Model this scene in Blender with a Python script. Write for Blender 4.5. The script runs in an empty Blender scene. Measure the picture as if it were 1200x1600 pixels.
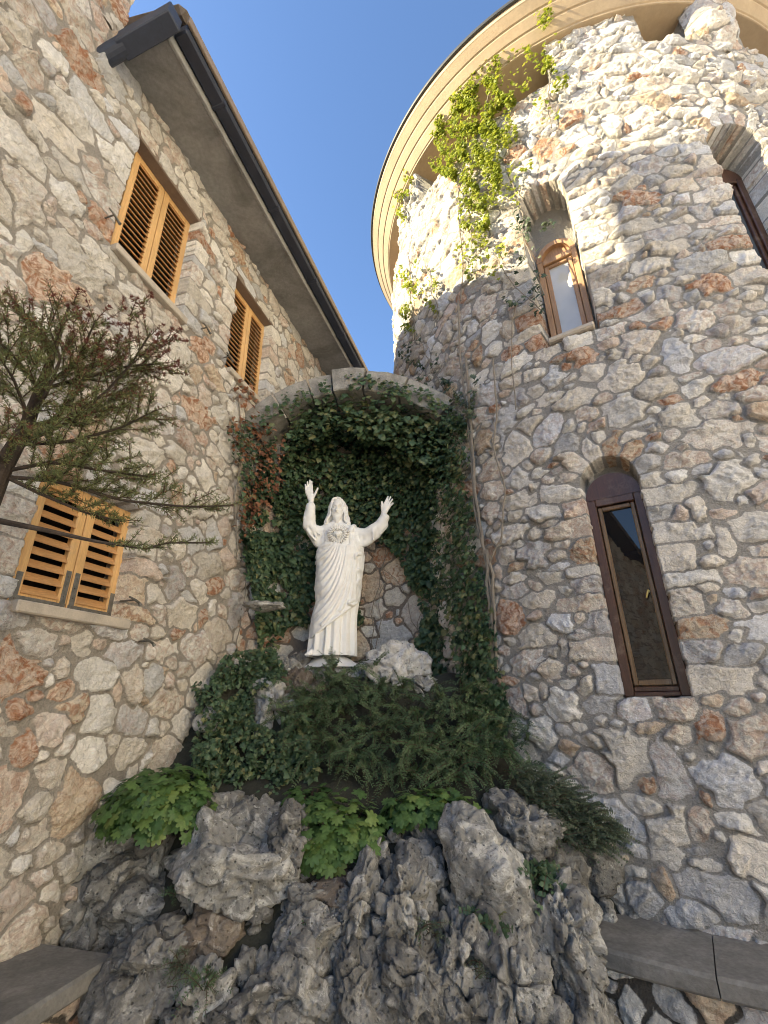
import bpy, math, random
import numpy as np
from mathutils import Vector, Matrix
SC = bpy.context.scene
COL = SC.collection
rad = math.radians
# ------------------------------------------------------------------ camera, sky, sun, exposure
CAM_Z = 1.6
FPX = 722.04
PITCH, ROLL, YAWL = rad(21.88206), rad(-1.15392), rad(16.05673)
_f = np.array([0, math.cos(PITCH), math.sin(PITCH)])
_u0 = np.array([0, -math.sin(PITCH), math.cos(PITCH)])
_r0 = np.array([1.0, 0, 0])
_r = math.cos(ROLL) * _r0 + math.sin(ROLL) * _u0
_u = -math.sin(ROLL) * _r0 + math.cos(ROLL) * _u0
cam = bpy.data.cameras.new('camera')
cam.sensor_fit = 'VERTICAL'
cam.sensor_height = 24.0
cam.sensor_width = 18.0
cam.lens = 24.0 * FPX / 1600.0
cam.clip_start = 0.05
cam.clip_end = 3000
camo = bpy.data.objects.new('camera', cam)
COL.objects.link(camo)
camo.matrix_world = Matrix(((_r[0], _u[0], -_f[0], 0), (_r[1], _u[1], -_f[1], 0), (_r[2], _u[2], -_f[2], CAM_Z), (0, 0, 0, 1)))
SC.camera = camo

SUN_EL = rad(26.5)
SUN_TO = np.array([-0.985, -0.171])          # horizontal direction towards the sun
SUN_STRENGTH = 2.05
SKY_STRENGTH = .047
EXPOSURE = 2.96
w = bpy.data.worlds.new('World')
SC.world = w
w.use_nodes = True
nt = w.node_tree
bg = nt.nodes['Background']
sky = nt.nodes.new('ShaderNodeTexSky')
sky.sky_type = 'NISHITA'
sky.sun_disc = False
sky.sun_elevation = SUN_EL
sky.sun_rotation = math.atan2(SUN_TO[0], SUN_TO[1]) % (2 * math.pi)
sky.air_density = 1.0
sky.dust_density = .6
sky.ozone_density = 4.5
nt.links.new(sky.outputs[0], bg.inputs[0])
bg.inputs[1].default_value = SKY_STRENGTH
sl = bpy.data.lights.new('sun', 'SUN')
sl.energy = SUN_STRENGTH
sl.angle = rad(0.5)
sl.color = (1.0, 0.86, 0.56)
slo = bpy.data.objects.new('sun', sl)
COL.objects.link(slo)
sd = Vector((SUN_TO[0] * math.cos(SUN_EL), SUN_TO[1] * math.cos(SUN_EL), math.sin(SUN_EL)))
slo.rotation_euler = sd.to_track_quat('Z', 'Y').to_euler()
slo.location = (-20, -4, 20)
SC.view_settings.view_transform = 'Standard'
SC.view_settings.look = 'None'
SC.view_settings.exposure = EXPOSURE
SC.view_settings.gamma = 1.0
SC.render.engine = 'CYCLES'
SC.cycles.max_bounces = 7
SC.cycles.diffuse_bounces = 5
SC.cycles.glossy_bounces = 3
SC.cycles.transmission_bounces = 4
SC.cycles.use_denoising = True
SC.cycles.filter_width = 1.0

# ------------------------------------------------------------------ survey helpers: pixel of the photo -> ray in the place
CPOS = np.array([0, 0, CAM_Z])
def ray(x, y):
    return (x - 600) * _r - (y - 800) * _u + FPX * _f
def proj(P):
    v = np.asarray(P, float) - CPOS
    z = v @ _f
    return np.stack([600 + FPX * (v @ _r) / z, 800 - FPX * (v @ _u) / z], -1)
LD = np.array([math.sin(YAWL), math.cos(YAWL), 0.0])     # along the left house wall, away from the camera
LN = np.array([math.cos(YAWL), -math.sin(YAWL), 0.0])    # out of the left house wall
def usz(u, s, z):
    u, s, z = np.broadcast_arrays(np.asarray(u, float), np.asarray(s, float), np.asarray(z, float))
    return u[..., None] * LN + s[..., None] * LD + z[..., None] * np.array([0, 0, 1.0])
WALL_U = -2.48
TA = np.array([3.12, 5.46])                                # tower axis
TR = 2.89                                                  # tower radius
def cyl(ang, r, z):
    ang, r, z = np.broadcast_arrays(np.asarray(ang, float), np.asarray(r, float), np.asarray(z, float))
    return np.stack([TA[0] + r * np.sin(ang), TA[1] - r * np.cos(ang), z], -1)
def at_y(x, y, Y):
    v = ray(x, y)
    return CPOS + v * (Y / v[1])
def at_d(x, y, d):
    v = ray(x, y)
    return CPOS + v / np.linalg.norm(v) * d

# ------------------------------------------------------------------ noise
def _hash(x, y, z, seed):
    h = (x.astype(np.uint32) * np.uint32(0x8da6b343)) ^ (y.astype(np.uint32) * np.uint32(0xd8163841)) ^ (z.astype(np.uint32) * np.uint32(0xcb1ab31f)) ^ np.uint32((seed * 0x9e3779b1) & 0xffffffff)
    h = (h ^ (h >> np.uint32(16))) * np.uint32(0x7feb352d)
    h = (h ^ (h >> np.uint32(15))) * np.uint32(0x846ca68b)
    return h ^ (h >> np.uint32(16))
def pn(P, scale=1.0, seed=0):
    P = np.asarray(P, np.float32) * np.float32(scale)
    i = np.floor(P).astype(np.int32)
    f = P - i
    t = f * f * f * (f * (f * 6 - 15) + 10)
    out = 0
    for dx in (0, 1):
        wx = t[..., 0] if dx else 1 - t[..., 0]
        for dy in (0, 1):
            wy = t[..., 1] if dy else 1 - t[..., 1]
            for dz in (0, 1):
                wz = t[..., 2] if dz else 1 - t[..., 2]
                h = _hash(i[..., 0] + dx, i[..., 1] + dy, i[..., 2] + dz, seed)
                g = ((h & np.uint32(1023)).astype(np.float32) / 511.5 - 1) * (f[..., 0] - dx)
                g += (((h >> np.uint32(10)) & np.uint32(1023)).astype(np.float32) / 511.5 - 1) * (f[..., 1] - dy)
                g += (((h >> np.uint32(20)) & np.uint32(1023)).astype(np.float32) / 511.5 - 1) * (f[..., 2] - dz)
                out = out + g * wx * wy * wz
    return out
def fbm(P, scale, octv=4, seed=0, gain=0.5, ridged=False):
    a, s, o = 1.0, scale, 0
    for k in range(octv):
        v = pn(P, s, seed + k)
        o = o + a * ((0.35 - np.abs(v)) if ridged else v)
        a *= gain
        s *= 2.03
    return o
def sstep(e0, e1, x):
    t = np.clip((x - e0) / (e1 - e0), 0, 1)
    return t * t * (3 - 2 * t)

# ------------------------------------------------------------------ mesh helpers
class MB:
    """collects vertices and faces of one mesh"""
    def __init__(self):
        self.V, self.F, self.n, self.mi = [], [], 0, []
    def add(self, V, F, mi=0):
        V = np.asarray(V, float).reshape(-1, 3)
        for f in (F if isinstance(F, list) else [F]):
            f = np.asarray(f, np.int64)
            if f.size == 0:
                continue
            if f.ndim == 1:
                f = f[None]
            self.F.append(f + self.n)
            self.mi.append(mi)
        self.V.append(V)
        self.n += len(V)
        return self
    def box(self, o, ax, ay, az, mi=0, bev=0.0):
        """box from a corner point and three edge vectors"""
        o, ax, ay, az = (np.asarray(q, float) for q in (o, ax, ay, az))
        if bev:
            la, lb, lc = (np.linalg.norm(q) for q in (ax, ay, az))
            ea, eb, ec = ax / la, ay / lb, az / lc
            c = o + (ax + ay + az) / 2
            b = min(bev, la * .45, lb * .45, lc * .45)
            V, idx = [], {}
            for sx in (-1, 1):
                for sy in (-1, 1):
                    for sz in (-1, 1):
                        for k in range(3):
                            h = [la / 2 - b, lb / 2 - b, lc / 2 - b]
                            h[k] += b
                            idx[(sx, sy, sz, k)] = len(V)
                            V.append(c + ea * sx * h[0] + eb * sy * h[1] + ec * sz * h[2])
            F4, F3 = [], []
            def q(ids, nrm):
                P = [V[i] for i in ids]
                m = np.cross(P[1] - P[0], P[2] - P[0])
                F4.append(ids if m @ nrm > 0 else ids[::-1])
            E = [ea, eb, ec]
            for k in range(3):
                i, j = (k + 1) % 3, (k + 2) % 3
                for s in (-1, 1):
                    ids = []
                    for (p, r) in ((-1, -1), (1, -1), (1, 1), (-1, 1)):
                        t = [0, 0, 0]
                        t[k], t[i], t[j] = s, p, r
                        ids.append(idx[(*t, k)])
                    q(ids, E[k] * s)
                for p in (-1, 1):
                    for r in (-1, 1):
                        t0, t1 = [0, 0, 0], [0, 0, 0]
                        t0[k], t0[i], t0[j] = -1, p, r
                        t1[k], t1[i], t1[j] = 1, p, r
                        q([idx[(*t0, i)], idx[(*t1, i)], idx[(*t1, j)], idx[(*t0, j)]], E[i] * p + E[j] * r)
            for sx in (-1, 1):
                for sy in (-1, 1):
                    for sz in (-1, 1):
                        ids = [idx[(sx, sy, sz, k)] for k in range(3)]
                        P = [V[i] for i in ids]
                        m = np.cross(P[1] - P[0], P[2] - P[0])
                        F3.append(ids if m @ (ea * sx + eb * sy + ec * sz) > 0 else ids[::-1])
            return self.add(V, [np.array(F4), np.array(F3)], mi)
        V = [o, o + ax, o + ax + ay, o + ay, o + az, o + ax + az, o + ax + ay + az, o + ay + az]
        F = np.array([[0, 3, 2, 1], [4, 5, 6, 7], [0, 1, 5, 4], [1, 2, 6, 5], [2, 3, 7, 6], [3, 0, 4, 7]])
        if np.cross(ax, ay) @ az < 0:
            F = F[:, ::-1]
        return self.add(V, F, mi)
    def tube(self, P, R, sides=8, mi=0, cap=True):
        P = np.asarray(P, float)
        R = np.broadcast_to(np.asarray(R, float), (len(P),))
        T = np.gradient(P, axis=0)
        T /= np.linalg.norm(T, axis=1)[:, None] + 1e-12
        ref = np.array([0, 0, 1.0]) if abs(T[0][2]) < .9 else np.array([1.0, 0, 0])
        rings = []
        N = np.cross(T[0], ref)
        N /= np.linalg.norm(N)
        a = np.linspace(0, 2 * np.pi, sides, endpoint=False)
        for k in range(len(P)):
            N = N - T[k] * (N @ T[k])
            N /= np.linalg.norm(N) + 1e-12
            B = np.cross(T[k], N)
            rings.append(P[k] + R[k] * (np.cos(a)[:, None] * N + np.sin(a)[:, None] * B))
        V = np.concatenate(rings)
        F = []
        i = np.arange(sides)
        j = (i + 1) % sides
        for k in range(len(P) - 1):
            F.append(np.stack([k * sides + i, k * sides + j, (k + 1) * sides + j, (k + 1) * sides + i], 1))
        L = [np.concatenate(F)]
        if cap:
            L.append(np.arange(sides)[::-1])
            L.append(np.arange(sides) + (len(P) - 1) * sides)
        return self.add(V, L, mi)
    def grid(self, V, mi=0, wrap=False, flip=False):
        """V (r,c,3) -> quads"""
        V = np.asarray(V, float)
        r, c = V.shape[:2]
        i, j = np.meshgrid(np.arange(r - 1), np.arange(c if wrap else c - 1), indexing='ij')
        j2 = (j + 1) % c
        F = np.stack([i * c + j, i * c + j2, (i + 1) * c + j2, (i + 1) * c + j], -1).reshape(-1, 4)
        if flip:
            F = F[:, ::-1]
        return self.add(V.reshape(-1, 3), F, mi)
    def build(self, name, mats, parent=None, smooth=False, attrs=None):
        V = np.concatenate(self.V) if self.V else np.zeros((0, 3))
        return make(name, V, self.F, mats, parent, smooth, attrs, self.mi)
def make(name, V, Fl, mats, parent=None, smooth=False, attrs=None, mi=None):
    V = np.asarray(V, float)
    if parent is not None:
        q = parent
        off = np.zeros(3)
        while q is not None:
            off = off + np.array(q.location)
            q = q.parent
        V = V - off
    me = bpy.data.meshes.new(name)
    me.vertices.add(len(V))
    me.vertices.foreach_set('co', V.astype(np.float32).ravel())
    tot = np.concatenate([np.full(len(f), f.shape[1]) for f in Fl]).astype(np.int32)
    lv = np.concatenate([f.ravel() for f in Fl]).astype(np.int32)
    me.loops.add(len(lv))
    me.loops.foreach_set('vertex_index', lv)
    me.polygons.add(len(tot))
    st = np.concatenate([[0], np.cumsum(tot)[:-1]]).astype(np.int32)
    me.polygons.foreach_set('loop_start', st)
    if mi is not None and any(mi):
        me.polygons.foreach_set('material_index', np.concatenate([np.full(len(f), m) for f, m in zip(Fl, mi)]).astype(np.int32))
    me.polygons.foreach_set('use_smooth', np.full(len(tot), bool(smooth)))
    for k, a in (attrs or {}).items():
        a = np.asarray(a, np.float32)
        if a.ndim == 1:
            me.attributes.new(k, 'FLOAT', 'POINT').data.foreach_set('value', a)
        else:
            if a.shape[1] == 3:
                a = np.concatenate([a, np.ones((len(a), 1), np.float32)], 1)
            me.attributes.new(k, 'FLOAT_COLOR', 'POINT').data.foreach_set('color', a.ravel())
    me.update(calc_edges=True)
    me.validate()
    for m in (mats if isinstance(mats, (list, tuple)) else [mats]):
        me.materials.append(m)
    o = bpy.data.objects.new(name, me)
    COL.objects.link(o)
    if parent is not None:
        o.parent = parent
    return o
def empty(name, loc, label=None, cat=None, group=None):
    o = bpy.data.objects.new(name, None)
    o.empty_display_size = 0.1
    COL.objects.link(o)
    o.location = tuple(float(q) for q in loc)
    if label:
        tag(o, label, cat, group)
    return o
def tag(o, label, cat, group=None):
    o['label'] = label
    o['category'] = cat
    if group:
        o['group'] = group
    return o
def structure(o):
    o['kind'] = 'structure'
    return o

# ------------------------------------------------------------------ materials
class NT:
    def __init__(self, name):
        self.m = bpy.data.materials.new(name)
        self.m.use_nodes = True
        self.t = self.m.node_tree
        self.b = self.t.nodes['Principled BSDF']
        self.tc = None
    def n(self, typ, **kw):
        nd = self.t.nodes.new('ShaderNode' + typ)
        for k, v in kw.items():
            if k[0] == '_':
                setattr(nd, k[1:], v)
            else:
                self.set(nd.inputs[k.replace('__', ' ')], v)
        return nd
    def set(self, sock, v):
        if isinstance(v, bpy.types.NodeSocket):
            self.t.links.new(v, sock)
        elif isinstance(v, tuple) and len(v) == 3 and sock.type == 'RGBA':
            sock.default_value = (*v, 1)
        else:
            sock.default_value = v
    def obj(self):
        if self.tc is None:
            self.tc = self.n('TexCoord').outputs['Object']
        return self.tc
    def noise(self, scale, detail=4, rough=0.55, vec=None, dist=0.0):
        return self.n('TexNoise', Vector=vec or self.obj(), Scale=scale, Detail=detail, Roughness=rough, Distortion=dist).outputs[0]
    def voro(self, scale, feature='F1', vec=None, out=0):
        return self.n('TexVoronoi', _feature=feature, Vector=vec or self.obj(), Scale=scale).outputs[out]
    def mapr(self, v, a, b, c=0.0, d=1.0, smooth=False):
        nd = self.n('MapRange')
        nd.interpolation_type = 'SMOOTHSTEP' if smooth else 'LINEAR'
        for k, x in zip(range(5), (v, a, b, c, d)):
            self.set(nd.inputs[k], x)
        return nd.outputs[0]
    def math(self, op, a, b=0.0, c=None, clamp=False):
        nd = self.n('Math', _operation=op, _use_clamp=clamp)
        self.set(nd.inputs[0], a)
        self.set(nd.inputs[1], b)
        if c is not None:
            self.set(nd.inputs[2], c)
        return nd.outputs[0]
    def mix(self, f, a, b, mode='MIX'):
        nd = self.n('Mix', _data_type='RGBA', _blend_type=mode)
        self.set(nd.inputs[0], f)
        self.set(nd.inputs[6], a)
        self.set(nd.inputs[7], b)
        return nd.outputs[2]
    def attr(self, name, out='Color'):
        nd = self.n('Attribute')
        nd.attribute_name = name
        return nd.outputs[out]
    def scalec(self, col, f):
        nd = self.n('VectorMath', _operation='SCALE')
        self.set(nd.inputs[0], col)
        self.set(nd.inputs['Scale'], f)
        return nd.outputs[0]
    def bump(self, h, strength=0.5, dist=0.01, normal=None):
        nd = self.n('Bump', Height=h, Strength=strength, Distance=dist)
        if normal is not None:
            self.set(nd.inputs['Normal'], normal)
        return nd.outputs[0]
    def done(self, color=None, rough=0.8, normal=None, **kw):
        if color is not None:
            self.set(self.b.inputs['Base Color'], color)
        self.set(self.b.inputs['Roughness'], rough)
        if normal is not None:
            self.set(self.b.inputs['Normal'], normal)
        for k, v in kw.items():
            self.set(self.b.inputs[k.replace('__', ' ')], v)
        return self.m
def mat_masonry(name, mortar=(0.27, 0.245, 0.22)):
    t = NT(name)
    col = t.attr('stone_col')
    edge = t.attr('edge', 'Fac')
    rust = t.attr('rust', 'Fac')
    nb = t.noise(9, 5, .62)
    nf = t.noise(70, 4, .65)
    nm = t.noise(26, 5, .68, dist=.6)
    e = t.math('ADD', edge, t.math('MULTIPLY', t.math('SUBTRACT', t.noise(45, 3), .5), .012))
    mask = t.mapr(e, -.003, .004, smooth=True)
    c = t.scalec(col, t.mapr(nb, .25, .75, .95, 1.28))
    c = t.scalec(c, t.mapr(nm, .3, .72, .90, 1.16))
    c = t.scalec(c, t.mapr(nf, .3, .75, .88, 1.14))
    rp = t.math('MULTIPLY', t.mapr(t.noise(17, 4, .6, dist=1.2), .44, .60), rust, clamp=True)
    c = t.mix(t.math('MULTIPLY', rp, .85), c, t.mix(t.noise(30, 3), (.30, .10, .05), (.42, .20, .09)))
    pale = t.mapr(t.noise(13, 5, .7, dist=.8), .56, .72)
    c = t.mix(t.math('MULTIPLY', pale, .5), c, (.70, .66, .60))
    dk = t.mapr(t.noise(10, 6, .7, dist=.6), .58, .74)
    c = t.scalec(c, t.mapr(dk, 0, 1, 1.0, .70))
    crack = t.mapr(t.n('TexVoronoi', _feature='DISTANCE_TO_EDGE', Vector=t.n('Mix', _data_type='VECTOR').outputs[1] if False else t.obj(), Scale=14.0).outputs[0], .0, .02, .72, 1.0)
    c = t.scalec(c, crack)
    mc = t.scalec(t.mix(t.noise(3.5, 4), tuple(q * .85 for q in mortar), tuple(q * 1.18 for q in mortar)), t.mapr(t.noise(120, 3, .7), .3, .75, .75, 1.2))
    c = t.mix(mask, mc, c)
    rg = t.math('ABSOLUTE', t.math('SUBTRACT', t.noise(38, 5, .6, dist=.5), .5))
    h = t.math('ADD', t.math('MULTIPLY', nm, .8), t.math('ADD', t.math('MULTIPLY', nf, .5), t.math('MULTIPLY', rg, -1.3)))
    return t.done(c, .92, t.bump(h, 1.0, .026), Specular__IOR__Level=.25)
def mat_plain(name, col, rough=.8, var=.15, scale=8.0, bump=.2, bdist=.004, bscale=60.0, metal=0.0, stain=None, spec=.4):
    t = NT(name)
    c = t.scalec(t.mix(0.0, col, col), t.mapr(t.noise(scale, 5, .6), .25, .75, 1 - var, 1 + var))
    c = t.scalec(c, t.mapr(t.noise(scale * 9, 3, .6), .3, .7, 1 - var * .5, 1 + var * .5))
    if stain:
        c = t.mix(t.math('MULTIPLY', t.mapr(t.noise(scale * .6, 6, .65, dist=.8), .48, .7), stain[1]), c, stain[0])
    return t.done(c, rough, t.bump(t.noise(bscale, 4, .65), bump, bdist), Metallic=metal, Specular__IOR__Level=spec)
def mat_wood(name, c0, c1, axis=2, rough=.45):
    t = NT(name)
    mp = t.n('Mapping', Vector=t.obj())
    sc = [14.0, 14.0, 14.0]
    sc[axis] = 1.2
    mp.inputs['Scale'].default_value = sc
    g = t.noise(3.0, 6, .65, vec=mp.outputs[0], dist=1.5)
    c = t.mix(t.mapr(g, .3, .7), c0, c1)
    c = t.scalec(c, t.mapr(t.noise(2.2, 4), .3, .7, .80, 1.12))
    c = t.scalec(c, t.mapr(t.noise(9, 5, .7, vec=mp.outputs[0]), .35, .7, .78, 1.08))
    c = t.mix(t.mapr(t.noise(6, 6, .7), .55, .75, 0, .35), c, (.34, .27, .20))
    return t.done(c, rough, t.bump(g, .15, .003))
# ------------------------------------------------------------------ rubble masonry: laid stones on a sheet, stone by stone
PALE = [(.65, .60, .52), (.69, .65, .58), (.61, .56, .48), (.71, .68, .62), (.63, .59, .52)]
PINK = [(.62, .53, .45), (.59, .50, .42), (.64, .57, .50)]
TAN = [(.59, .49, .37), (.56, .46, .34), (.62, .53, .41)]
RUST = [(.56, .42, .32), (.58, .46, .36)]
GREY = [(.56, .55, .53), (.50, .49, .475), (.61, .605, .60)]
def pal_pick(rng, mixw):
    k = rng.choices(range(5), mixw)[0]
    c = np.array(rng.choice([PALE, PINK, TAN, RUST, GREY][k]))
    c = c * rng.uniform(.84, 1.15) * np.array([1.0, 1.0, 1.03])
    rust = {0: rng.choice([0, 0, 0, .5, .25]), 1: rng.choice([.3, .6]), 2: rng.choice([.4, .8]), 3: 1.0, 4: rng.choice([0, 0, .3])}[k]
    return c, rust
def op_sdf(o, a, b):
    ac, hw = (o['a0'] + o['a1']) / 2, (o['a1'] - o['a0']) / 2
    dx = np.abs(a - ac) - hw
    if o.get('arch'):
        bs = o['b1'] - hw * o.get('rise', 1.0)
        k = o.get('rise', 1.0)
        top = np.hypot(a - ac, (b - bs) / k) - hw
        low = np.maximum(dx, o['b0'] - b)
        return np.where(b > bs, top, low)
    return np.maximum(dx, np.maximum(o['b0'] - b, b - o['b1']))
def lay_stones(a0, a1, b0, b1, openings, rng, big=.16, wide=1.25, mixw=(55, 14, 10, 8, 13), flat=0.0, keep=None):
    S = []   # ca, cb, ra, rb, rot, round
    def put(ca, cb, ra, rb, rot=0.0, sq=False):
        S.append((ca, cb, ra, rb, rot, sq))
    for o in openings:
        if not o.get('jamb', True):
            continue
        hw = (o['a1'] - o['a0']) / 2
        bs = o['b1'] - hw * o.get('rise', 1.0) if o.get('arch') else o['b1']
        for sgn, ae in ((-1, o['a0']), (1, o['a1'])):
            b = o['b0'] + .01
            k = rng.randint(0, 1)
            while b < bs - .04:
                h = rng.uniform(.08, .21)
                wd = rng.uniform(.16, .24) if k % 2 else rng.uniform(.26, .38)
                put(ae + sgn * (wd / 2 - .012), b + h / 2, wd / 2, h / 2, 0, True)
                b += h + .012
                k += 1
        if o.get('arch'):
            ac = (o['a0'] + o['a1']) / 2
            nv = max(6, int(math.pi * hw / .085))
            for i in range(nv):
                th = math.pi * (i + .5) / nv
                ln = rng.uniform(.09, .15)
                rr = hw + ln - .015
                put(ac + rr * math.cos(th), bs + rr * math.sin(th) * o.get('rise', 1.0), ln, math.pi * (hw + .05) / nv / 2 * .96, th, True)
        else:
            a = o['a0'] - rng.uniform(.02, .1)
            while a < o['a1']:
                wd = rng.uniform(.22, .45)
                put(a + wd / 2, o['b1'] + .075, wd / 2, .08, 0, True)
                a += wd + .015
        a = o['a0'] - rng.uniform(.05, .12)
        while a < o['a1']:
            wd = rng.uniform(.18, .34)
            put(a + wd / 2, o['b0'] - .07, wd / 2, .065, 0, True)
            a += wd + .02
    cell = .3
    H = {}
    def rr_(s):
        return math.sqrt(s[2] * s[3])
    for i, s in enumerate(S):
        H.setdefault((int(s[0] // cell), int(s[1] // cell)), []).append(i)
    area = (a1 - a0) * (b1 - b0)
    for rad_lo, rad_hi, tries, fac in ((big * 1.05, big * 1.4, 16, .84), (big * .72, big * 1.0, 60, .80), (big * .42, big * .68, 190, .76), (big * .28, big * .40, 60, .78)):
        for _ in range(int(area * tries / (big / .16) ** 2)):
            ca, cb = rng.uniform(a0 - .1, a1 + .1), rng.uniform(b0 - .1, b1 + .1)
            r = rng.uniform(rad_lo, rad_hi)
            asp = rng.uniform(.95, 1.0 + (wide - 1) * 2)
            ra, rb = r * math.sqrt(asp), r / math.sqrt(asp)
            if rng.random() < .12:
                ra, rb = rb, ra
            ok = True
            for o in openings:
                if float(op_sdf(o, np.float64(ca), np.float64(cb))) < r * .8:
                    ok = False
                    break
            if not ok:
                continue
            i0, j0 = int(ca // cell), int(cb // cell)
            for i in range(i0 - 2, i0 + 3):
                for j in range(j0 - 2, j0 + 3):
                    for q in H.get((i, j), ()):
                        s = S[q]
                        dx, dy = ca - s[0], cb - s[1]
                        if s[4]:
                            cs, sn = math.cos(s[4]), math.sin(s[4])
                            dx, dy = dx * cs + dy * sn, -dx * sn + dy * cs
                        if (dx / (ra + s[2])) ** 2 + (dy / (rb + s[3])) ** 2 < fac * fac:
                            ok = False
                            break
                    if not ok:
                        break
                if not ok:
                    break
            if ok:
                H.setdefault((i0, j0), []).append(len(S))
                S.append((ca, cb, ra, rb, rng.gauss(0, .16), False))
    out = []
    for s in S:
        K = rng.randint(4, 6)
        off = rng.uniform(0, 6.28)
        if s[5]:
            an = np.array([0, math.pi / 2, math.pi, -math.pi / 2]) + np.array([rng.gauss(0, .07) for _ in range(4)])
            sc = np.array([rng.uniform(.92, 1.04) for _ in range(4)])
        else:
            an = off + (np.arange(K) + np.array([rng.uniform(-.3, .3) for _ in range(K)])) * 2 * math.pi / K
            sc = np.array([rng.uniform(.80, 1.12) for _ in range(K)])
        c, ru = pal_pick(rng, mixw)
        out.append(dict(c=(s[0], s[1]), ra=s[2], rb=s[3], rot=s[4], an=an, sc=sc, col=c, rust=ru, sq=s[5],
                        base=rng.uniform(.020, .046), tilt=(rng.gauss(0, .013), rng.gauss(0, .013)),
                        pl=[(rng.uniform(0, 6.28), rng.uniform(.0, .55), rng.uniform(.015, .055)) for _ in range(3)],
                        str=rng.uniform(-.7, .7)))
    return out
def masonry(name, A, B, mapf, parent, mat, openings=(), seed=1, gap=.0095, cut=None, relief=1.0, **kw):
    rng = random.Random(seed)
    st = lay_stones(A[0], A[-1], B[0], B[-1], list(openings), rng, **kw)
    na, nb = len(A), len(B)
    GA, GB = np.meshgrid(A, B)           # rows = b
    zz = np.zeros_like(GA)
    P3 = np.stack([GA, GB, zz + seed * 3.7], -1)
    WA = GA + pn(P3, 9, seed) * .014 + pn(P3, 24, seed + 1) * .012 + pn(P3, 50, seed + 2) * .005
    WB = GB + pn(P3 + 31.7, 9, seed) * .014 + pn(P3 + 31.7, 24, seed + 1) * .012 + pn(P3 + 31.7, 50, seed + 2) * .005
    F1 = np.full((nb, na), 9.0, np.float32)
    F2 = np.full((nb, na), 9.0, np.float32)
    R1 = np.full((nb, na), .1, np.float32)
    R2 = np.full((nb, na), .1, np.float32)
    ID = np.zeros((nb, na), np.int32)
    for i, s in enumerate(st):
        m = max(s['ra'], s['rb']) * 1.9 + .03
        i0, i1 = np.searchsorted(A, (s['c'][0] - m, s['c'][0] + m))
        j0, j1 = np.searchsorted(B, (s['c'][1] - m, s['c'][1] + m))
        if i1 <= i0 or j1 <= j0:
            continue
        sl = (slice(j0, j1), slice(i0, i1))
        va, vb = WA[sl] - s['c'][0], WB[sl] - s['c'][1]
        cr, sr = math.cos(s['rot']), math.sin(s['rot'])
        xa, xb = (va * cr + vb * sr) / s['ra'], (-va * sr + vb * cr) / s['rb']
        d = 0
        for an, sc in zip(s['an'], s['sc']):
            q = np.maximum(0, (math.cos(an) * xa + math.sin(an) * xb) / sc)
            q2 = q * q
            d = d + q2 * q2 * q2 * q2 * q2
        d = (d ** (1 / 10.)).astype(np.float32)
        rm = math.sqrt(s['ra'] * s['rb'])
        f1, f2, r1, r2, ids = F1[sl], F2[sl], R1[sl], R2[sl], ID[sl]
        lt = d < f1
        l2 = (~lt) & (d < f2)
        f2[lt] = f1[lt]
        r2[lt] = r1[lt]
        f2[l2] = d[l2]
        r2[l2] = rm
        f1[lt] = d[lt]
        r1[lt] = rm
        ids[lt] = i
    e = np.minimum((F2 - F1) / (1 / R1 + 1 / R2), (1.17 - F1) * R1) - gap
    ar = lambda k: np.array([s[k] for s in st])
    cx, cy = ar('c')[ID, 0], ar('c')[ID, 1]
    la, lb = GA - cx, GB - cy
    rr = R1 + 1e-6
    ti = ar('tilt')[ID]
    offs = np.stack([ID * 7.31, ID * 3.77, ID * 1.93], -1) % 61.0
    sd_ = ar('str')[ID]
    ua, ub = la * np.cos(sd_) + lb * np.sin(sd_), -la * np.sin(sd_) + lb * np.cos(sd_)
    Q = np.stack([ua, ub * 1.8, zz], -1) + offs
    h = ar('base')[ID] + ti[..., 0] * la / rr + ti[..., 1] * lb / rr
    pl = ar('pl')[ID]
    for k in range(3):
        h = h - np.maximum(0, (np.cos(pl[..., k, 0]) * la + np.sin(pl[..., k, 0]) * lb) / rr - pl[..., k, 1]) * pl[..., k, 2]
    h = h + pn(Q, 7, 5) * .018 + np.abs(pn(Q, 13, 6)) * -.034 + np.abs(pn(Q, 27, 8)) * -.020 + pn(Q, 40, 7) * .010
    prof = sstep(-.004, .012, e) ** .7
    mort = pn(P3, 5, 11) * .010 + pn(P3, 40, 12) * .003
    h = np.where(e > -.004, mort + prof * np.maximum(h * relief, .006), mort)
    AA, BB = GA.copy(), GB.copy()
    stepa = np.gradient(A)[None, :]
    for o in openings:
        sdj = op_sdf(o, GA, GB) + pn(P3, 11, 15) * .014
        ga = (op_sdf(o, GA + 1e-4, GB) - op_sdf(o, GA - 1e-4, GB)) / 2e-4
        gb = (op_sdf(o, GA, GB + 1e-4) - op_sdf(o, GA, GB - 1e-4)) / 2e-4
        near = np.abs(sdj) < .55 * stepa
        AA = np.where(near, AA - ga * sdj, AA)
        BB = np.where(near, BB - gb * sdj, BB)
        ins = sdj < -.2 * stepa
        h = np.where(ins, -o['depth'] + pn(P3, 14, 17) * .01, h)
        e = np.where(sdj < -.05, -.02, e)
    V = mapf(AA, BB, h)
    i, j = np.meshgrid(np.arange(nb - 1), np.arange(na - 1), indexing='ij')
    F = np.stack([i * na + j, i * na + j + 1, (i + 1) * na + j + 1, (i + 1) * na + j], -1).reshape(-1, 4)
    if cut is not None:
        F = F[~cut(GA, GB)[:-1, :-1].ravel()]
    ob = make(name, V.reshape(-1, 3), [F], mat, parent, True,
              dict(edge=e.ravel(), stone_col=ar('col')[ID].reshape(-1, 3), rust=ar('rust')[ID].ravel()))
    return ob
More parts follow.
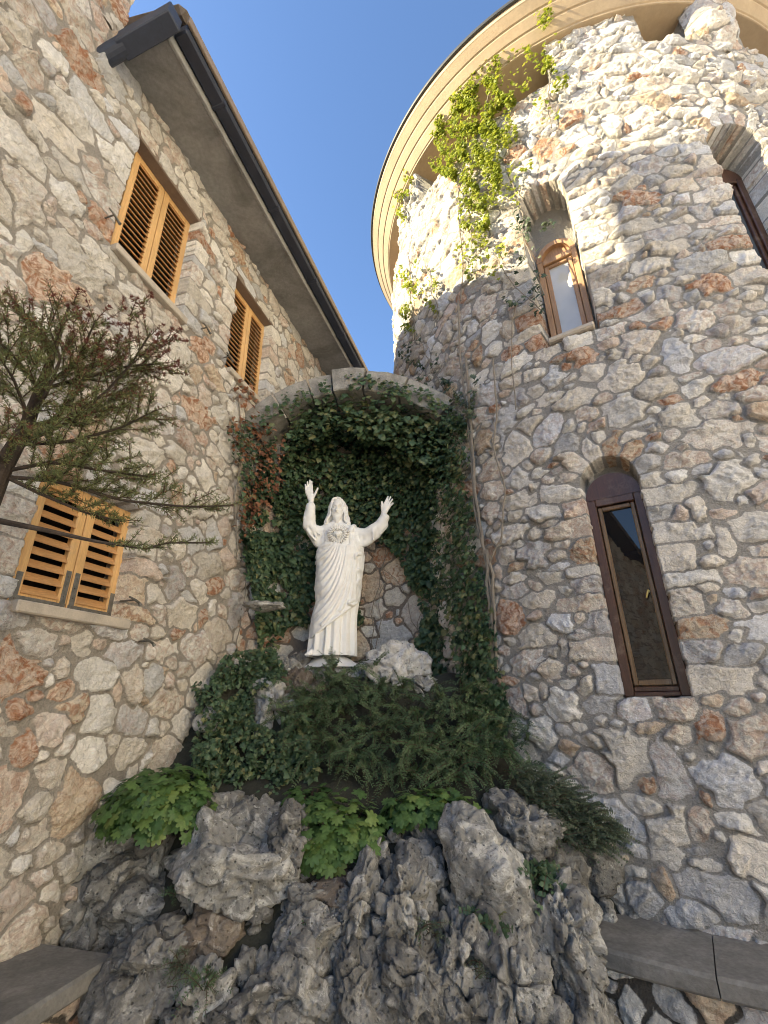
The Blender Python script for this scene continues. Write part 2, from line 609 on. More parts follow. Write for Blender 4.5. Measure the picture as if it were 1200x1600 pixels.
def steps(*segs):
    """joined coordinate runs: (start, stop, step)"""
    out = []
    for a, b, s in segs:
        k = max(1, int(round((b - a) / s)))
        out += list(np.linspace(a, b, k + 1)[(1 if out else 0):])
    return np.array(out)
# ------------------------------------------------------------------ ground
M_pave = mat_plain('paving', (.46, .41, .34), .9, .2, 2.0, .4, .01, 30)
g = MB()
g.grid(np.array([[(-400, -400, 0), (400, -400, 0)], [(-400, 400, 0), (400, 400, 0)]], float))
structure(g.build('ground', M_pave))

M_st_left = mat_masonry('house_rubble', (.37, .335, .295))
M_st_tow = mat_masonry('tower_rubble', (.35, .33, .305))
M_conc = mat_plain('rough_concrete', (.28, .275, .27), .9, .25, 3.0, .5, .01, 40, stain=((.10, .095, .09), .6))
M_navy = mat_plain('gutter_paint', (.035, .042, .065), .5, .2, 4, .1)
M_tan = mat_plain('fascia_board', (.22, .17, .13), .6, .15, 4, .1)
M_tile = mat_plain('roof_tile', (.16, .13, .11), .85, .25, 5, .4, .008)
M_shut = mat_wood('shutter_pine', (.66, .38, .15), (.76, .48, .21))
M_slat = mat_wood('slat_pine', (.54, .28, .11), (.64, .36, .15), axis=1)
M_gran = mat_plain('granite_sill', (.48, .42, .35), .85, .12, 12, .5, .006, 130, stain=((.25, .23, .21), .5))
M_iron = mat_plain('weathered_iron', (.20, .19, .17), .5, .3, 30, .2, metal=.7)
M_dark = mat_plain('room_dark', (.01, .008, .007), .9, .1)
M_render = mat_plain('old_render', (.42, .37, .30), .9, .12, 3, .3)

# ------------------------------------------------------------------ house on the left
house = empty('stone_house', usz(WALL_U, 3.0, 0), 'stone house with louvred wooden shutters and a projecting concrete eave, on the left', 'house')
EAVE_S0, EAVE_S1, EAVE_Z = 1.40, 9.5, 6.30
WIN = [dict(a0=1.70, a1=2.45, b0=4.63, b1=5.85), dict(a0=3.09, a1=3.83, b0=4.63, b1=5.85), dict(a0=1.70, a1=2.43, b0=2.09, b1=2.87)]
for o_ in WIN:
    o_['depth'] = .24
A_ = steps((-13, -5, .12), (-5, .4, .06), (.4, 4.2, .0095), (4.2, 6.4, .016), (6.4, 10.5, .05))
B_ = steps((0, .5, .02), (.5, 4.5, .0095), (4.5, 6.42, .0125))
masonry('stone_wall', A_, B_, lambda a, b, h: usz(WALL_U + h, a, b), house, M_st_left, WIN, seed=11, big=.120, wide=1.4, mixw=(66, 8, 7, 7, 12), cut=lambda a, b: (a < -3.0) & (b > 5.0 + .5 * np.minimum(1.6, np.maximum(0, 1.6 - np.abs(a + 4.6)))))
# taller wing above the eave, nearer the camera
WS = 1.34
masonry('wing_wall', steps((-3, .2, .05), (.2, WS, .014)), steps((6.42, 9.6, .02)), lambda a, b, h: usz(WALL_U + h, a, b), house, M_st_left, seed=12, big=.120, wide=1.4,
        mixw=(66, 8, 7, 7, 12), cut=lambda a, b: b > 7.95 + (WS + .25 - a) * .88)
m = MB()
m.box(usz(WALL_U - .012, WS, 6.42), LN * -.16, LD * -.25, (0, 0, 1.60))
m.box(usz(WALL_U - .18, -3, 6.42), LN * -.03, LD * (WS + 3), (0, 0, 1.5))
m.box(usz(-9.0, -13, 0), LN * .2, LD * 23.3, (0, 0, 5.0))
m.box(usz(-8.8, 10.1, 0), LN * 6.28, LD * .25, (0, 0, 6.3))
m.box(usz(-8.8, -13, 0), LN * 6.28, LD * .2, (0, 0, 5.0))
m.build('side_wall', M_render, house)
# wing gable roof: slopes rise away from the eave tip
m = MB()
RIDGE_S, TIP_S, TIP_Z, SL = -1.5, 1.55, 7.92, .88
for sgn in (1, -1):
    tip = RIDGE_S + sgn * (TIP_S - RIDGE_S)
    zr = TIP_Z + SL * (TIP_S - RIDGE_S)
    e0 = usz(-2.36, tip, TIP_Z)
    up = usz(-2.36, RIDGE_S, zr) - e0
    m.box(e0, LN * -.34, up, np.array([0, 0, .20]))
m.build('gable_roof', M_tile, house)
m = MB()
for s0_, s1_, za, zb in ((-13.3, -6.1, 5.0, 5.0), (-6.4, -4.6, 4.93, 5.83), (-2.8, -4.6, 4.93, 5.83)):
    o_ = usz(WALL_U + .35, s0_, za)
    m.box(o_, LN * -(6.6 if za == zb else 2.2), usz(WALL_U + .35, s1_, zb) - o_, np.array([0, 0, .16]))
m.build('low_roof', M_tile, house)
# concrete eave slab, its turned-down front board, gutter and tiles
m = MB()
m.box(usz(WALL_U - .3, EAVE_S0, EAVE_Z), LN * .74, LD * (EAVE_S1 - EAVE_S0), (0, 0, .12), bev=.01)
m.box(usz(-2.055, EAVE_S0, EAVE_Z - .012), LN * .03, LD * (EAVE_S1 - EAVE_S0), (0, 0, .16), bev=.006)
m.box(usz(WALL_U - .012, EAVE_S0 - .05, EAVE_Z + .02), LN * .42, LD * .05, (0, 0, .32), bev=.01)
m.build('eave_slab', M_conc, house)
m = MB()
m.box(usz(-2.022, EAVE_S0 + .02, EAVE_Z + .055), LN * .125, LD * (EAVE_S1 - EAVE_S0), (0, 0, .10), bev=.015)
for k in range(9):
    m.box(usz(-2.025, EAVE_S0 + .5 + k * .95, EAVE_Z + .048), LN * .132, LD * .035, (0, 0, .115), bev=.006)
gut = m.build('gutter', M_navy, house)
m = MB()
m.box(usz(-1.894, EAVE_S0, EAVE_Z + .10), LN * .028, LD * (EAVE_S1 - EAVE_S0), (0, 0, .085), bev=.006)
m.build('gutter_lip', M_tan, house)
m = MB()
rs = .36
for k in range(int((EAVE_S1 - EAVE_S0) / .23)):
    s0 = EAVE_S0 + .02 + k * .23
    for q in range(16):
        u0 = -1.93 - q * .36
        z0 = EAVE_Z + .235 + q * .36 * rs
        a = np.linspace(0, math.pi, 7)
        ring = lambda u, z, r: np.stack([usz(u, s0 + .115 - r * math.cos(t), z + r * .62 * math.sin(t)) for t in a])
        m.grid(np.stack([ring(u0 + .02, z0 - .006, .105), ring(u0 - .38, z0 + .38 * rs + .004, .090)]))
        m.grid(np.stack([ring(u0 + .02, z0 - .006, .105), ring(u0 + .02, z0 - .018, .088)]))
m.box(usz(-2.0, EAVE_S0, EAVE_Z + .19), LN * -6.2, LD * (EAVE_S1 - EAVE_S0), np.array([0, 0, .03]))
V_ = m.V[-1]
V_[:, 2] += (-(V_ @ LN) - 2.0) * rs
m.box(usz(-1.90, EAVE_S0 - .06, EAVE_Z + .20), LN * -.9, LD * .16, np.array([0, 0, .10]), bev=.045)
V_ = m.V[-1]
V_[:, 2] += (-(V_ @ LN) - 1.9) * rs
m.build('tiled_roof', M_tile, house)
# square rainwater duct from the gutter end back into the wall, falling
m = MB()
p0, p1 = usz(-1.93, EAVE_S0 - .06, 6.30), usz(-2.34, EAVE_S0 - .09, 6.10)
dv = p1 - p0
m.box(p0 - LD * .07, dv, LD * .13, np.array([0, 0, .13]), bev=.008)
rp = m.build('rainwater_duct', M_navy, house)
m = MB()
q0, q1 = usz(-2.33, EAVE_S0 - .095, 6.165), usz(-2.50, EAVE_S0 - .11, 6.07)
m.tube([q0, q1], .066, 16)
m.build('pipe_socket', M_navy, rp)
# shutters
def shutter(s0, s1, z0, z1, nsl, irons):
    u0, th, wst = WALL_U - .135, .038, .058
    m = MB()
    bx = lambda a, b, c, d, t0=0, t1=th: m.box(usz(u0 + t0, a, c), LN * (t1 - t0), LD * (b - a), (0, 0, d - c), bev=.004)
    bx(s0, s0 + wst, z0, z1)
    bx(s1 - wst, s1, z0, z1)
    bx(s0 + wst, s1 - wst, z1 - .06, z1, .002, th - .002)
    bx(s0 + wst, s1 - wst, z0, z0 + .075, .002, th - .002)
    zz = np.linspace(z0 + .09, z1 - .075, nsl)
    pit = zz[1] - zz[0]
    for z in zz:
        o = usz(u0 + .002, s0 + wst - .004, z + pit * .38)
        sl_ = LN * .044 + np.array([0, 0, -pit * .72])
        nn = np.cross(LD, sl_)
        nn /= np.linalg.norm(nn)
        m.box(o, sl_, LD * (s1 - s0 - 2 * wst + .008), nn * .009, mi=1, bev=.003)
    ob = m.build('shutter', [M_shut, M_slat], house)
    if irons:
        m = MB()
        e = .004
        m.box(usz(u0 + th - .001, s0 + .006, z0 + .012), LN * e, LD * (s1 - s0 - .012), (0, 0, .036), bev=.001)
        ie = s1 - .044 if irons > 0 else s0 + .010
        oe = s0 + .010 if irons > 0 else s1 - .044
        for q, hh in ((ie, .20), (oe, .13)):
            m.box(usz(u0 + th - .0005, q, z0 + .044), LN * e, LD * .034, (0, 0, hh), bev=.001)
        pts = [(s0 + .03 + k * (s1 - s0 - .06) / 4, z0 + .03) for k in range(5)] + [(ie + .017, z0 + .09 + k * .06) for k in range(3)]
        for (s, z) in pts:
            m.tube([usz(u0 + th, s, z), usz(u0 + th + .008, s, z)], [.008, .005], 8)
        m.build('corner_iron', M_iron, ob)
    else:
        m = MB()
        q = s1 - .045 if s1 < (1.7 + 2.45) / 2 + .1 or 3.3 < s1 < 3.55 else s0 + .012
        m.box(usz(u0 + th - .001, q, z0 + .012), LN * .004, LD * .03, (0, 0, .06), bev=.001)
        m.build('hinge_plate', mat_brass, ob)
    return ob
mat_brass = mat_plain('brass', (.55, .40, .14), .35, .2, 20, .1, metal=.8)
for i, o_ in enumerate(WIN):
    s0, s1 = (1.775, 2.452) if i == 0 else ((3.155, 3.835) if i == 1 else (1.765, 2.44))
    mid = (s0 + s1) / 2
    n_ = 19 if i < 2 else 9
    shutter(s0, mid - .003, o_['b0'] + .01, o_['b1'] - .012, n_, 1 if i == 2 else 0)
    shutter(mid + .003, s1, o_['b0'] + .01, o_['b1'] - .012, n_, -1 if i == 2 else 0)
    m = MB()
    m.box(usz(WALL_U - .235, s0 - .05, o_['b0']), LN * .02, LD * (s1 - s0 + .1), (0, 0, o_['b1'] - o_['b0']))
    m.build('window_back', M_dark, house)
    m = MB()
    m.box(usz(WALL_U - .22, o_['a0'] + .012, o_['b0'] - .055), LN * .285, LD * (o_['a1'] - o_['a0'] + .005), (0, 0, .062), bev=.007)
    m.build('window_sill', M_gran, house)
    if i < 2:
        m = MB()
        m.box(usz(WALL_U - .22, o_['a0'] - .03, o_['b1'] - .012), LN * .225, LD * (o_['a1'] - o_['a0'] + .06), (0, 0, .07), bev=.006)
        m.build('lintel', mat_plain('lintel_render', (.21, .16, .125), .9, .15, 6, .4), house)

# ------------------------------------------------------------------ round tower
D2 = math.pi / 180
tower = empty('round_tower', (TA[0], TA[1], 0), 'round rubble stone tower with narrow arched windows and a banded cornice, on the right', 'tower')
def op(d0, d1, b0, b1, depth, arch=True, **k):
    return dict(a0=d0 * D2 * TR, a1=d1 * D2 * TR, b0=b0, b1=b1, depth=depth, arch=arch, **k)
TW = [op(-35.2, -27.75, 1.57, 3.20, .17), op(-36.6, -28.0, 4.33, 6.22, .30), op(-4.4, 5.8, 4.38, 6.30, .34),
      op(-63.0, -25.5, 7.62, 8.27, .5, False, jamb=False), op(-7.6, 2.8, 7.72, 8.27, .5, False, jamb=False), op(13.5, 48, 7.72, 8.27, .5, False, jamb=False), op(-122, -77, 7.62, 8.27, .5, False, jamb=False)]
TOPZ = 8.26
A_ = steps((-130 * D2 * TR, -80 * D2 * TR, .03), (-80 * D2 * TR, -60 * D2 * TR, .012), (-60 * D2 * TR, -14 * D2 * TR, .009), (-14 * D2 * TR, 14 * D2 * TR, .011), (14 * D2 * TR, 75 * D2 * TR, .03))
B_ = steps((0, .5, .02), (.5, 3.4, .009), (3.4, 6.4, .0105), (6.4, TOPZ, .011))
masonry('stone_wall', A_, B_, lambda a, b, h: cyl(a / TR, TR + h, b), tower, M_st_tow, TW, seed=23, big=.112, wide=1.65, mixw=(62, 6, 6, 5, 21), relief=1.0)
m = MB()
an = np.linspace(75, 230, 60) * D2
m.grid(np.stack([cyl(an, TR, 0.0), cyl(an, TR, TOPZ)]))
m.build('rear_wall', M_render, tower)
# cornice: stepped bands round the top
M_corn = mat_plain('cornice_render', (.43, .33, .22), .85, .10, 3.0, .3, .006, 40, stain=((.36, .26, .17), .45))
prof = [(2.30, 8.25), (2.945, 8.25), (2.955, 8.254), (2.958, 8.272), (2.972, 8.280), (3.036, 8.372), (3.040, 8.392), (3.056, 8.398), (3.118, 8.484), (3.122, 8.504), (3.138, 8.510), (3.205, 8.596), (3.215, 8.606), (3.215, 8.68), (2.6, 8.70)]
an = np.linspace(0, 360, 241) * D2
m = MB()
m.grid(np.stack([cyl(an, r, z) for r, z in prof]), flip=False)
m.build('cornice', M_corn, tower)
m = MB()
m.grid(np.stack([cyl(an, r, z) for r, z in [(3.17, 8.675), (3.245, 8.675), (3.25, 8.70), (3.245, 8.73), (1.6, 9.4), (.02, 10.1)]]))
m.build('roof', mat_plain('roof_metal', (.05, .052, .055), .5, .2, 4, .1), tower)
M_frame_dk = mat_wood('brown_frame', (.060, .026, .016), (.105, .045, .026), rough=.35)
M_frame_ol = mat_wood('weathered_sash', (.13, .075, .035), (.22, .135, .065), rough=.4)
M_frame_or = mat_wood('orange_frame', (.38, .21, .11), (.50, .31, .18), rough=.5)
t_ = NT('dark_glass')
M_glass_dk = t_.done(t_.mix(.0, (.006, .007, .009), (.006, .007, .009)), .015, None, Specular__IOR__Level=.5, IOR=1.5)
t_ = NT('curtained_glass')
M_glass_lt = t_.done(t_.mix(t_.mapr(t_.noise(3, 3), .3, .7), (.50, .50, .49), (.60, .60, .59)), .10, None, Specular__IOR__Level=.8)
t_ = NT('blue_grey_glass')
M_glass_bl = t_.done(t_.mix(t_.noise(5, 3), (.05, .06, .07), (.10, .115, .13)), .25, None, Specular__IOR__Level=.6)
def tower_window(d0, d1, z0, zs, zt, r, M_out, M_in, M_pane, wo=.045, wi=.028, foot=.06, handle=None, head='solid', panez=None):
    """frame with an arched head in the plane of the chord; d0, d1 the frame's edges in degrees on radius r"""
    pa, pb = cyl(d0 * D2, r, 0.0), cyl(d1 * D2, r, 0.0)
    ex = (pb - pa) / np.linalg.norm(pb - pa)
    W = np.linalg.norm(pb - pa)
    ey = np.array([-ex[1], ex[0], 0])
    if ey @ np.array([pa[0] - TA[0], pa[1] - TA[1], 0]) > 0:
        ey = -ey                    # ey points into the tower
    Z = np.array([0, 0, 1.0])
    P = lambda x, y, z: pa + ex * x + ey * y + Z * z
    m = MB()
    bx = lambda mm, x0, x1, za, zb, y0, y1, b=.005: mm.box(P(x0, y0, za), ex * (x1 - x0), ey * (y1 - y0), Z * (zb - za), bev=b)
    bx(m, 0, wo, z0, zs + .02, 0, .09)
    bx(m, W - wo, W, z0, zs + .02, 0, .09)
    bx(m, wo, W - wo, z0, z0 + foot * .45, -.012, .085)
    bx(m, wo, W - wo, z0 + foot * .45, z0 + foot, .022, .085)
    bx(m, wo, W - wo, zs - .035, zs + .02, -.004, .085)
    # arched head
    n_ = 20
    a = np.linspace(0, math.pi, n_ + 1)
    ry = zt - zs - .02
    outer = np.stack([P(W / 2 - W / 2 * math.cos(t), 0, zs + .02 + ry * math.sin(t)) for t in a])
    k = .74 if head == 'ring' else 0.0
    inner = np.stack([P(W / 2 - W / 2 * k * math.cos(t), 0, zs + .02 + ry * k * math.sin(t)) for t in a])
    m.grid(np.stack([inner, outer]))
    m.grid(np.stack([outer, outer + ey * .09]))
    if head == 'ring':
        m.grid(np.stack([inner + ey * .05, inner]))
        m.grid(np.stack([np.repeat(P(W / 2, .05, zs + .02)[None], n_ + 1, 0), inner + ey * .05]))
    fr = m.build('window', M_out, tower)
    m = MB()
    x0, x1, za, zb = wo + .004, W - wo - .004, z0 + foot + .004, zs - .039
    bx(m, x0, x0 + wi, za, zb, .018, .07)
    bx(m, x1 - wi, x1, za, zb, .018, .07)
    bx(m, x0 + wi, x1 - wi, za, za + .035, .020, .068)
    bx(m, x0 + wi, x1 - wi, zb - .03, zb, .020, .068)
    m.build('sash', M_in, fr)
    m = MB()
    m.box(P(x0 + wi - .002, .045, za + .03), ex * (x1 - x0 - 2 * wi + .004), ey * .012, Z * (zb - za - .055))
    m.build('pane', M_pane, fr)
    if handle:
        m = MB()
        hz = handle
        m.tube([P(x1 - wi - .012, .04, hz), P(x1 - wi - .012, .012, hz)], .008, 10)
        m.tube([P(x1 - wi - .012, .014, hz + .006), P(x1 - wi - .024, .014, hz - .022), P(x1 - wi - .032, .014, hz - .045)], [.007, .007, .005], 8)
        m.build('handle', mat_brass, fr)
    return fr
tower_window(-35.15, -27.7, 1.575, 2.895, 3.10, TR - .075, M_frame_dk, M_frame_ol, M_glass_dk, wo=.058, handle=2.22)
tower_window(-36.1, -28.4, 4.40, 5.46, 5.68, TR - .20, M_frame_or, M_frame_or, M_glass_lt, wo=.05, wi=.04, head='ring')
tower_window(-3.6, 5.2, 4.40, 5.95, 6.12, TR - .25, M_frame_dk, M_frame_dk, M_glass_bl, wo=.06, wi=.03)
# loggia frames at the foot of the top openings
for d0, d1 in ((-62.6, -25.8), (-7.3, 2.5), (13.8, 47.5), (-121, -78)):
    an = np.linspace(d0, d1, 24) * D2
    R_ = TR - .42
    for za, zb, q in ((8.17, 8.248, .01), (7.63, 7.78, 0)):
        m = MB()
        m.grid(np.stack([cyl(an, R_ + q, za), cyl(an, R_ + q, zb), cyl(an, R_ + q - .06, zb)]))
        fr = m.build('loggia_rail', M_frame_or, tower)
    m = MB()
    m.grid(np.stack([cyl(an, R_ - .03, 7.74), cyl(an, R_ - .03, 8.2)]))
    m.build('pane', M_corn, fr)
# rough sill stones under the two windows
for (d, z, w_, M_) in ((-32.2, 4.315, .46, 5),):
    a0 = -36.4 * D2
    m = MB()
    m.box(cyl(-36.2 * D2, TR - .28, 4.335), cyl(-28.2 * D2, TR - .28, 0.0) - cyl(-36.2 * D2, TR - .28, 0.0), cyl(-32.2 * D2, TR + .05, 0.0) - cyl(-32.2 * D2, TR - .28, 0.0), (0, 0, .05), bev=.012)
    m.build('window_sill', M_gran, tower)

# rounded stone pier between the upper openings, standing proud of the wall
R3_ = TR + .10
a3 = np.array(steps((2.2 * D2 * R3_, 13.6 * D2 * R3_, .012)))
def pier_map(a, b, h):
    q = (a - a3[0]) / (a3[-1] - a3[0]) * 2 - 1
    return cyl(a / R3_, R3_ - .115 * (1 - sstep(7.55, 8.0, b)) - .16 * np.abs(q) ** 3 + h, b)
masonry('stone_pier', a3, steps((7.5, 9.0, .013)), pier_map, tower, M_st_tow, seed=27, big=.12, wide=1.3, mixw=(58, 9, 7, 6, 20), relief=1.1)
# ------------------------------------------------------------------ the arched niche between house and tower
NA_, NB_ = np.array([-1.43, 4.08]), np.array([.78, 3.83])
NL = np.linalg.norm(NB_ - NA_)
NX = np.append((NB_ - NA_) / NL, 0)
NY = np.array([-NX[1], NX[0], 0])             # away from the camera
AXC, AZC, ARX, ARI = 1.06, 3.26, 1.52, 1.27     # arch: centre along the chord, centre height, outer and inner radius
def nic(x, y, z):
    x, y, z = np.broadcast_arrays(np.asarray(x, float), np.asarray(y, float), np.asarray(z, float))
    return np.append(NA_, 0) + x[..., None] * NX + y[..., None] * NY + z[..., None] * np.array([0, 0, 1.0])
niche = empty('wall_niche', nic(NL / 2, .3, 1.2), 'arched rubble stone niche wall overgrown with ivy behind the white statue', 'niche')
tt = np.linspace(0, 1, 400)
cx_ = tt * NL
cd_ = .10 + .62 * np.sin(np.pi * tt) ** .6
arc = np.concatenate([[0], np.cumsum(np.hypot(np.diff(cx_), np.diff(cd_)))])
def niche_back(a, h):
    x, y = np.interp(a, arc, cx_), np.interp(a, arc, cd_)
    e = .02
    tx = np.interp(a + e, arc, cx_) - np.interp(a - e, arc, cx_)
    ty = np.interp(a + e, arc, cd_) - np.interp(a - e, arc, cd_)
    l = np.hypot(tx, ty) + 1e-9
    return x + h * ty / l, y - h * tx / l
def niche_map(a, b, h):
    x, y = niche_back(a, h)
    return nic(x, y, b)
def arch_z(x, r):
    return AZC + np.sqrt(np.maximum(r * r - (x - AXC) ** 2, 0))
M_st_nic = mat_masonry('niche_rubble', (.24, .20, .17))
masonry('stone_wall', steps((0, arc[-1], .011)), steps((1.0, 4.7, .011)), niche_map, niche, M_st_nic, seed=31, big=.13, wide=1.15, mixw=(26, 24, 18, 22, 10),
        cut=lambda a, b: b > arch_z(np.interp(a, arc, cx_), ARX - .06))
m = MB()
th = np.linspace(-math.pi / 4 - .03, math.pi / 4 + .03, 40)
xs = AXC + ARI * np.sin(th)
zs = AZC + ARI * np.cos(th) + .01
yb = .10 + .62 * np.sin(np.pi * np.clip(xs / NL, 0.001, .999)) ** .6 + .05
m.grid(np.stack([nic(xs, .25, zs), nic(xs, yb, zs)]))
m.grid(np.stack([nic(xs, .31, zs + .18), nic(xs, yb + .25, zs + .14)]))
m.build('vault', M_render, niche)
M_vous = mat_plain('arch_stone', (.34, .325, .30), .92, .3, 9, .9, .016, 60, stain=((.15, .145, .13), .85))
divs = [-47, -30.5, -15.5, -5.5, 8.5, 26, 47]
for k in range(6):
    a0, a1 = rad(divs[k]) + .008, rad(divs[k + 1]) - .008
    up = .022 if k == 3 else 0.0
    n_ = 9
    a = np.linspace(a0, a1, n_)
    m = MB()
    rows = []
    b = .012
    sec = [(ARI + b, 0), (ARI, b), (ARI, .33), (ARX + up, .33), (ARX + up, b), (ARX + up - b, 0), (ARI + b, 0)]
    fr_ = -.03 - .012 * (k == 3)
    for (r, y) in sec:
        rows.append(nic(AXC + r * np.sin(a), fr_ + y, AZC + r * np.cos(a)))
    G = np.stack(rows)
    G = G + ((pn(G, 9, 40 + k) * .02 + (k % 3 - 1) * .012))[..., None] * NY
    m.grid(G)
    m.add(np.concatenate([G[:-1, 0], G[:-1, -1]]), [np.array([[0, 1, 2, 3], [0, 3, 4, 5]]), np.array([[9, 8, 7, 6], [11, 10, 9, 6]])])
    m.build('arch_stone', M_vous, niche)

# ------------------------------------------------------------------ benches
def at_z(x, y, z):
    v = ray(x, y)
    return CPOS + v * ((z - CAM_Z) / v[2])
M_bench = mat_plain('bench_slab_stone', (.20, .19, .175), .8, .35, 5, .5, .010, 45, stain=((.085, .08, .075), .65))
M_st_bench = mat_masonry('bench_rubble', (.10, .09, .08))
bl = empty('stone_bench', usz(-2.25, 1.5, 0), 'grey stone slab bench along the foot of the shuttered house', 'bench')
fc = at_z(185, 1490, .51)
fs, fu = fc @ LD, fc @ LN
se = [fs, fs - .62, fs - 1.3, fs - 2.0, fs - 2.7]
for k in range(4):
    m = MB()
    m.box(usz(WALL_U - .02, se[k + 1] + .002, .43), LN * (fu - WALL_U + .02), LD * (se[k] - se[k + 1] - .004), (0, 0, .08), bev=.012)
    m.build('seat_slab', M_bench, bl)
masonry('stone_base', steps((fs - 2.7, fs - .04, .012)), steps((0, .43, .012)), lambda a, b, h: usz(fu - .07 + h, a, b), bl, M_st_bench, seed=41, big=.13, mixw=(20, 15, 40, 5, 20))
br = empty('stone_bench', cyl(-20 * D2, TR + .2, 0), 'curved dark grey stone slab bench round the foot of the tower', 'bench')
ed = [-44.5, -31.2, -19.5, -8.0, 4.0]
for k in range(4):
    an = np.linspace(ed[k] * D2 + .0008, ed[k + 1] * D2 - .0008, 10)
    m = MB()
    r0, r1, z0, z1, b = TR - .01, TR + .455, .375, .46, .014
    sec = [(r0, z0), (r1 - b, z0), (r1, z0 + b), (r1, z1 - b), (r1 - b, z1), (r0, z1), (r0, z0)]
    G = np.stack([cyl(an, r, z) for r, z in sec])
    m.grid(G, flip=True)
    m.add(np.concatenate([G[:-1, 0], G[:-1, -1]]), [np.array([[0, 1, 2, 3, 4, 5]]), np.array([[11, 10, 9, 8, 7, 6]])])
    m.build('seat_slab', M_bench, br)
R2_ = TR + .39
masonry('stone_base', steps((-44 * D2 * R2_, 4 * D2 * R2_, .010)), steps((0, .375, .010)), lambda a, b, h: cyl(a / R2_, R2_ + h, b), br, M_st_bench, seed=42, big=.15, mixw=(20, 10, 15, 5, 50))

# ------------------------------------------------------------------ rockery bank
def bank_z(x, y):
    yy = y + .10 * pn(np.stack([x, y, x * 0], -1), 1.7, 3)
    z = np.interp(yy, [2.15, 2.35, 2.62, 2.9, 3.15, 3.4, 3.6, 3.74, 3.86, 3.98, 5.2], [0.0, .16, .46, .78, .98, 1.10, 1.17, 1.36, 1.66, 1.76, 1.79])
    return z - .07 * sstep(2.45, 2.2, y) - .75 * sstep(.70, 1.15, x) * sstep(3.7, 3.0, y) - .12 * sstep(-.8, -1.3, x) * sstep(3.4, 2.8, y) - .50 * sstep(-1.12, -1.42, x) * sstep(3.35, 2.95, y) + .04 * pn(np.stack([x, y, x * 0], -1), 5, 4)
gx, gy = np.meshgrid(np.linspace(-2.0, 1.7, 120), np.linspace(2.1, 4.9, 110))
m = MB()
m.grid(np.stack([gx, gy, bank_z(gx, gy)], -1))
M_soil = mat_plain('rockery_soil', (.036, .036, .027), .95, .3, 12, .6, .02, 40)
structure(m.build('rockery_bank', M_soil, None, True))
def on_bank(x, y):
    v = ray(x, y)
    v = v / np.hypot(v[0], v[1])
    t = np.arange(2.0, 4.8, .01)
    P = CPOS + t[:, None] * v
    k = np.nonzero(P[:, 2] < bank_z(P[:, 0], P[:, 1]))[0]
    return P[k[0]] if len(k) else P[-1]

# ------------------------------------------------------------------ rocks
_ico = {}
def ico(sub):
    if sub not in _ico:
        import bmesh
        b = bmesh.new()
        bmesh.ops.create_icosphere(b, subdivisions=sub, radius=1)
        _ico[sub] = (np.array([v.co[:] for v in b.verts]), np.array([[v.index for v in f.verts] for f in b.faces]))
        b.free()
    return _ico[sub]
def mat_rock(name, c0, c1, pale, pits=True, palef=.5):
    t = NT(name)
    n1 = t.noise(5, 6, .62, dist=.7)
    n2 = t.noise(22, 5, .65)
    c = t.mix(t.mapr(n1, .35, .65), c0, c1)
    c = t.mix(t.math('MULTIPLY', t.mapr(t.noise(8, 6, .68, dist=1.0), .52, .60), palef), c, pale)
    c = t.scalec(c, t.mapr(n2, .3, .7, .72, 1.2))
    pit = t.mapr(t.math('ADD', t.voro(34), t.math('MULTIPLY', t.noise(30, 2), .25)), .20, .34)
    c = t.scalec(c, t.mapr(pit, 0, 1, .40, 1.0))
    lich = t.mapr(t.noise(40, 4, .75, dist=.5), .60, .68)
    c = t.mix(t.math('MULTIPLY', lich, .55), c, (.035, .034, .033))
    wl = t.mapr(t.noise(16, 6, .75, dist=1.4), .62, .67)
    c = t.mix(t.math('MULTIPLY', wl, .6), c, (.66, .64, .60))
    h = t.math('ADD', t.math('MULTIPLY', n2, 1.0), t.math('ADD', t.math('MULTIPLY', pit, .35), t.math('MULTIPLY', t.noise(90, 4, .7), .4)))
    return t.done(c, .93, t.bump(h, .9, .022), Specular__IOR__Level=.25)
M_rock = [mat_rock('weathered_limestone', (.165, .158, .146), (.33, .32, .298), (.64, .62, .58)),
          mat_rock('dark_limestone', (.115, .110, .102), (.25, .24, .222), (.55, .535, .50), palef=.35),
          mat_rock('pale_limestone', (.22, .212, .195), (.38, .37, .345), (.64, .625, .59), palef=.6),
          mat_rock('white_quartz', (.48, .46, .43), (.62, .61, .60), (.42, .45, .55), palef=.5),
          mat_rock('tan_limestone', (.13, .10, .08), (.24, .20, .16), (.46, .42, .36))]
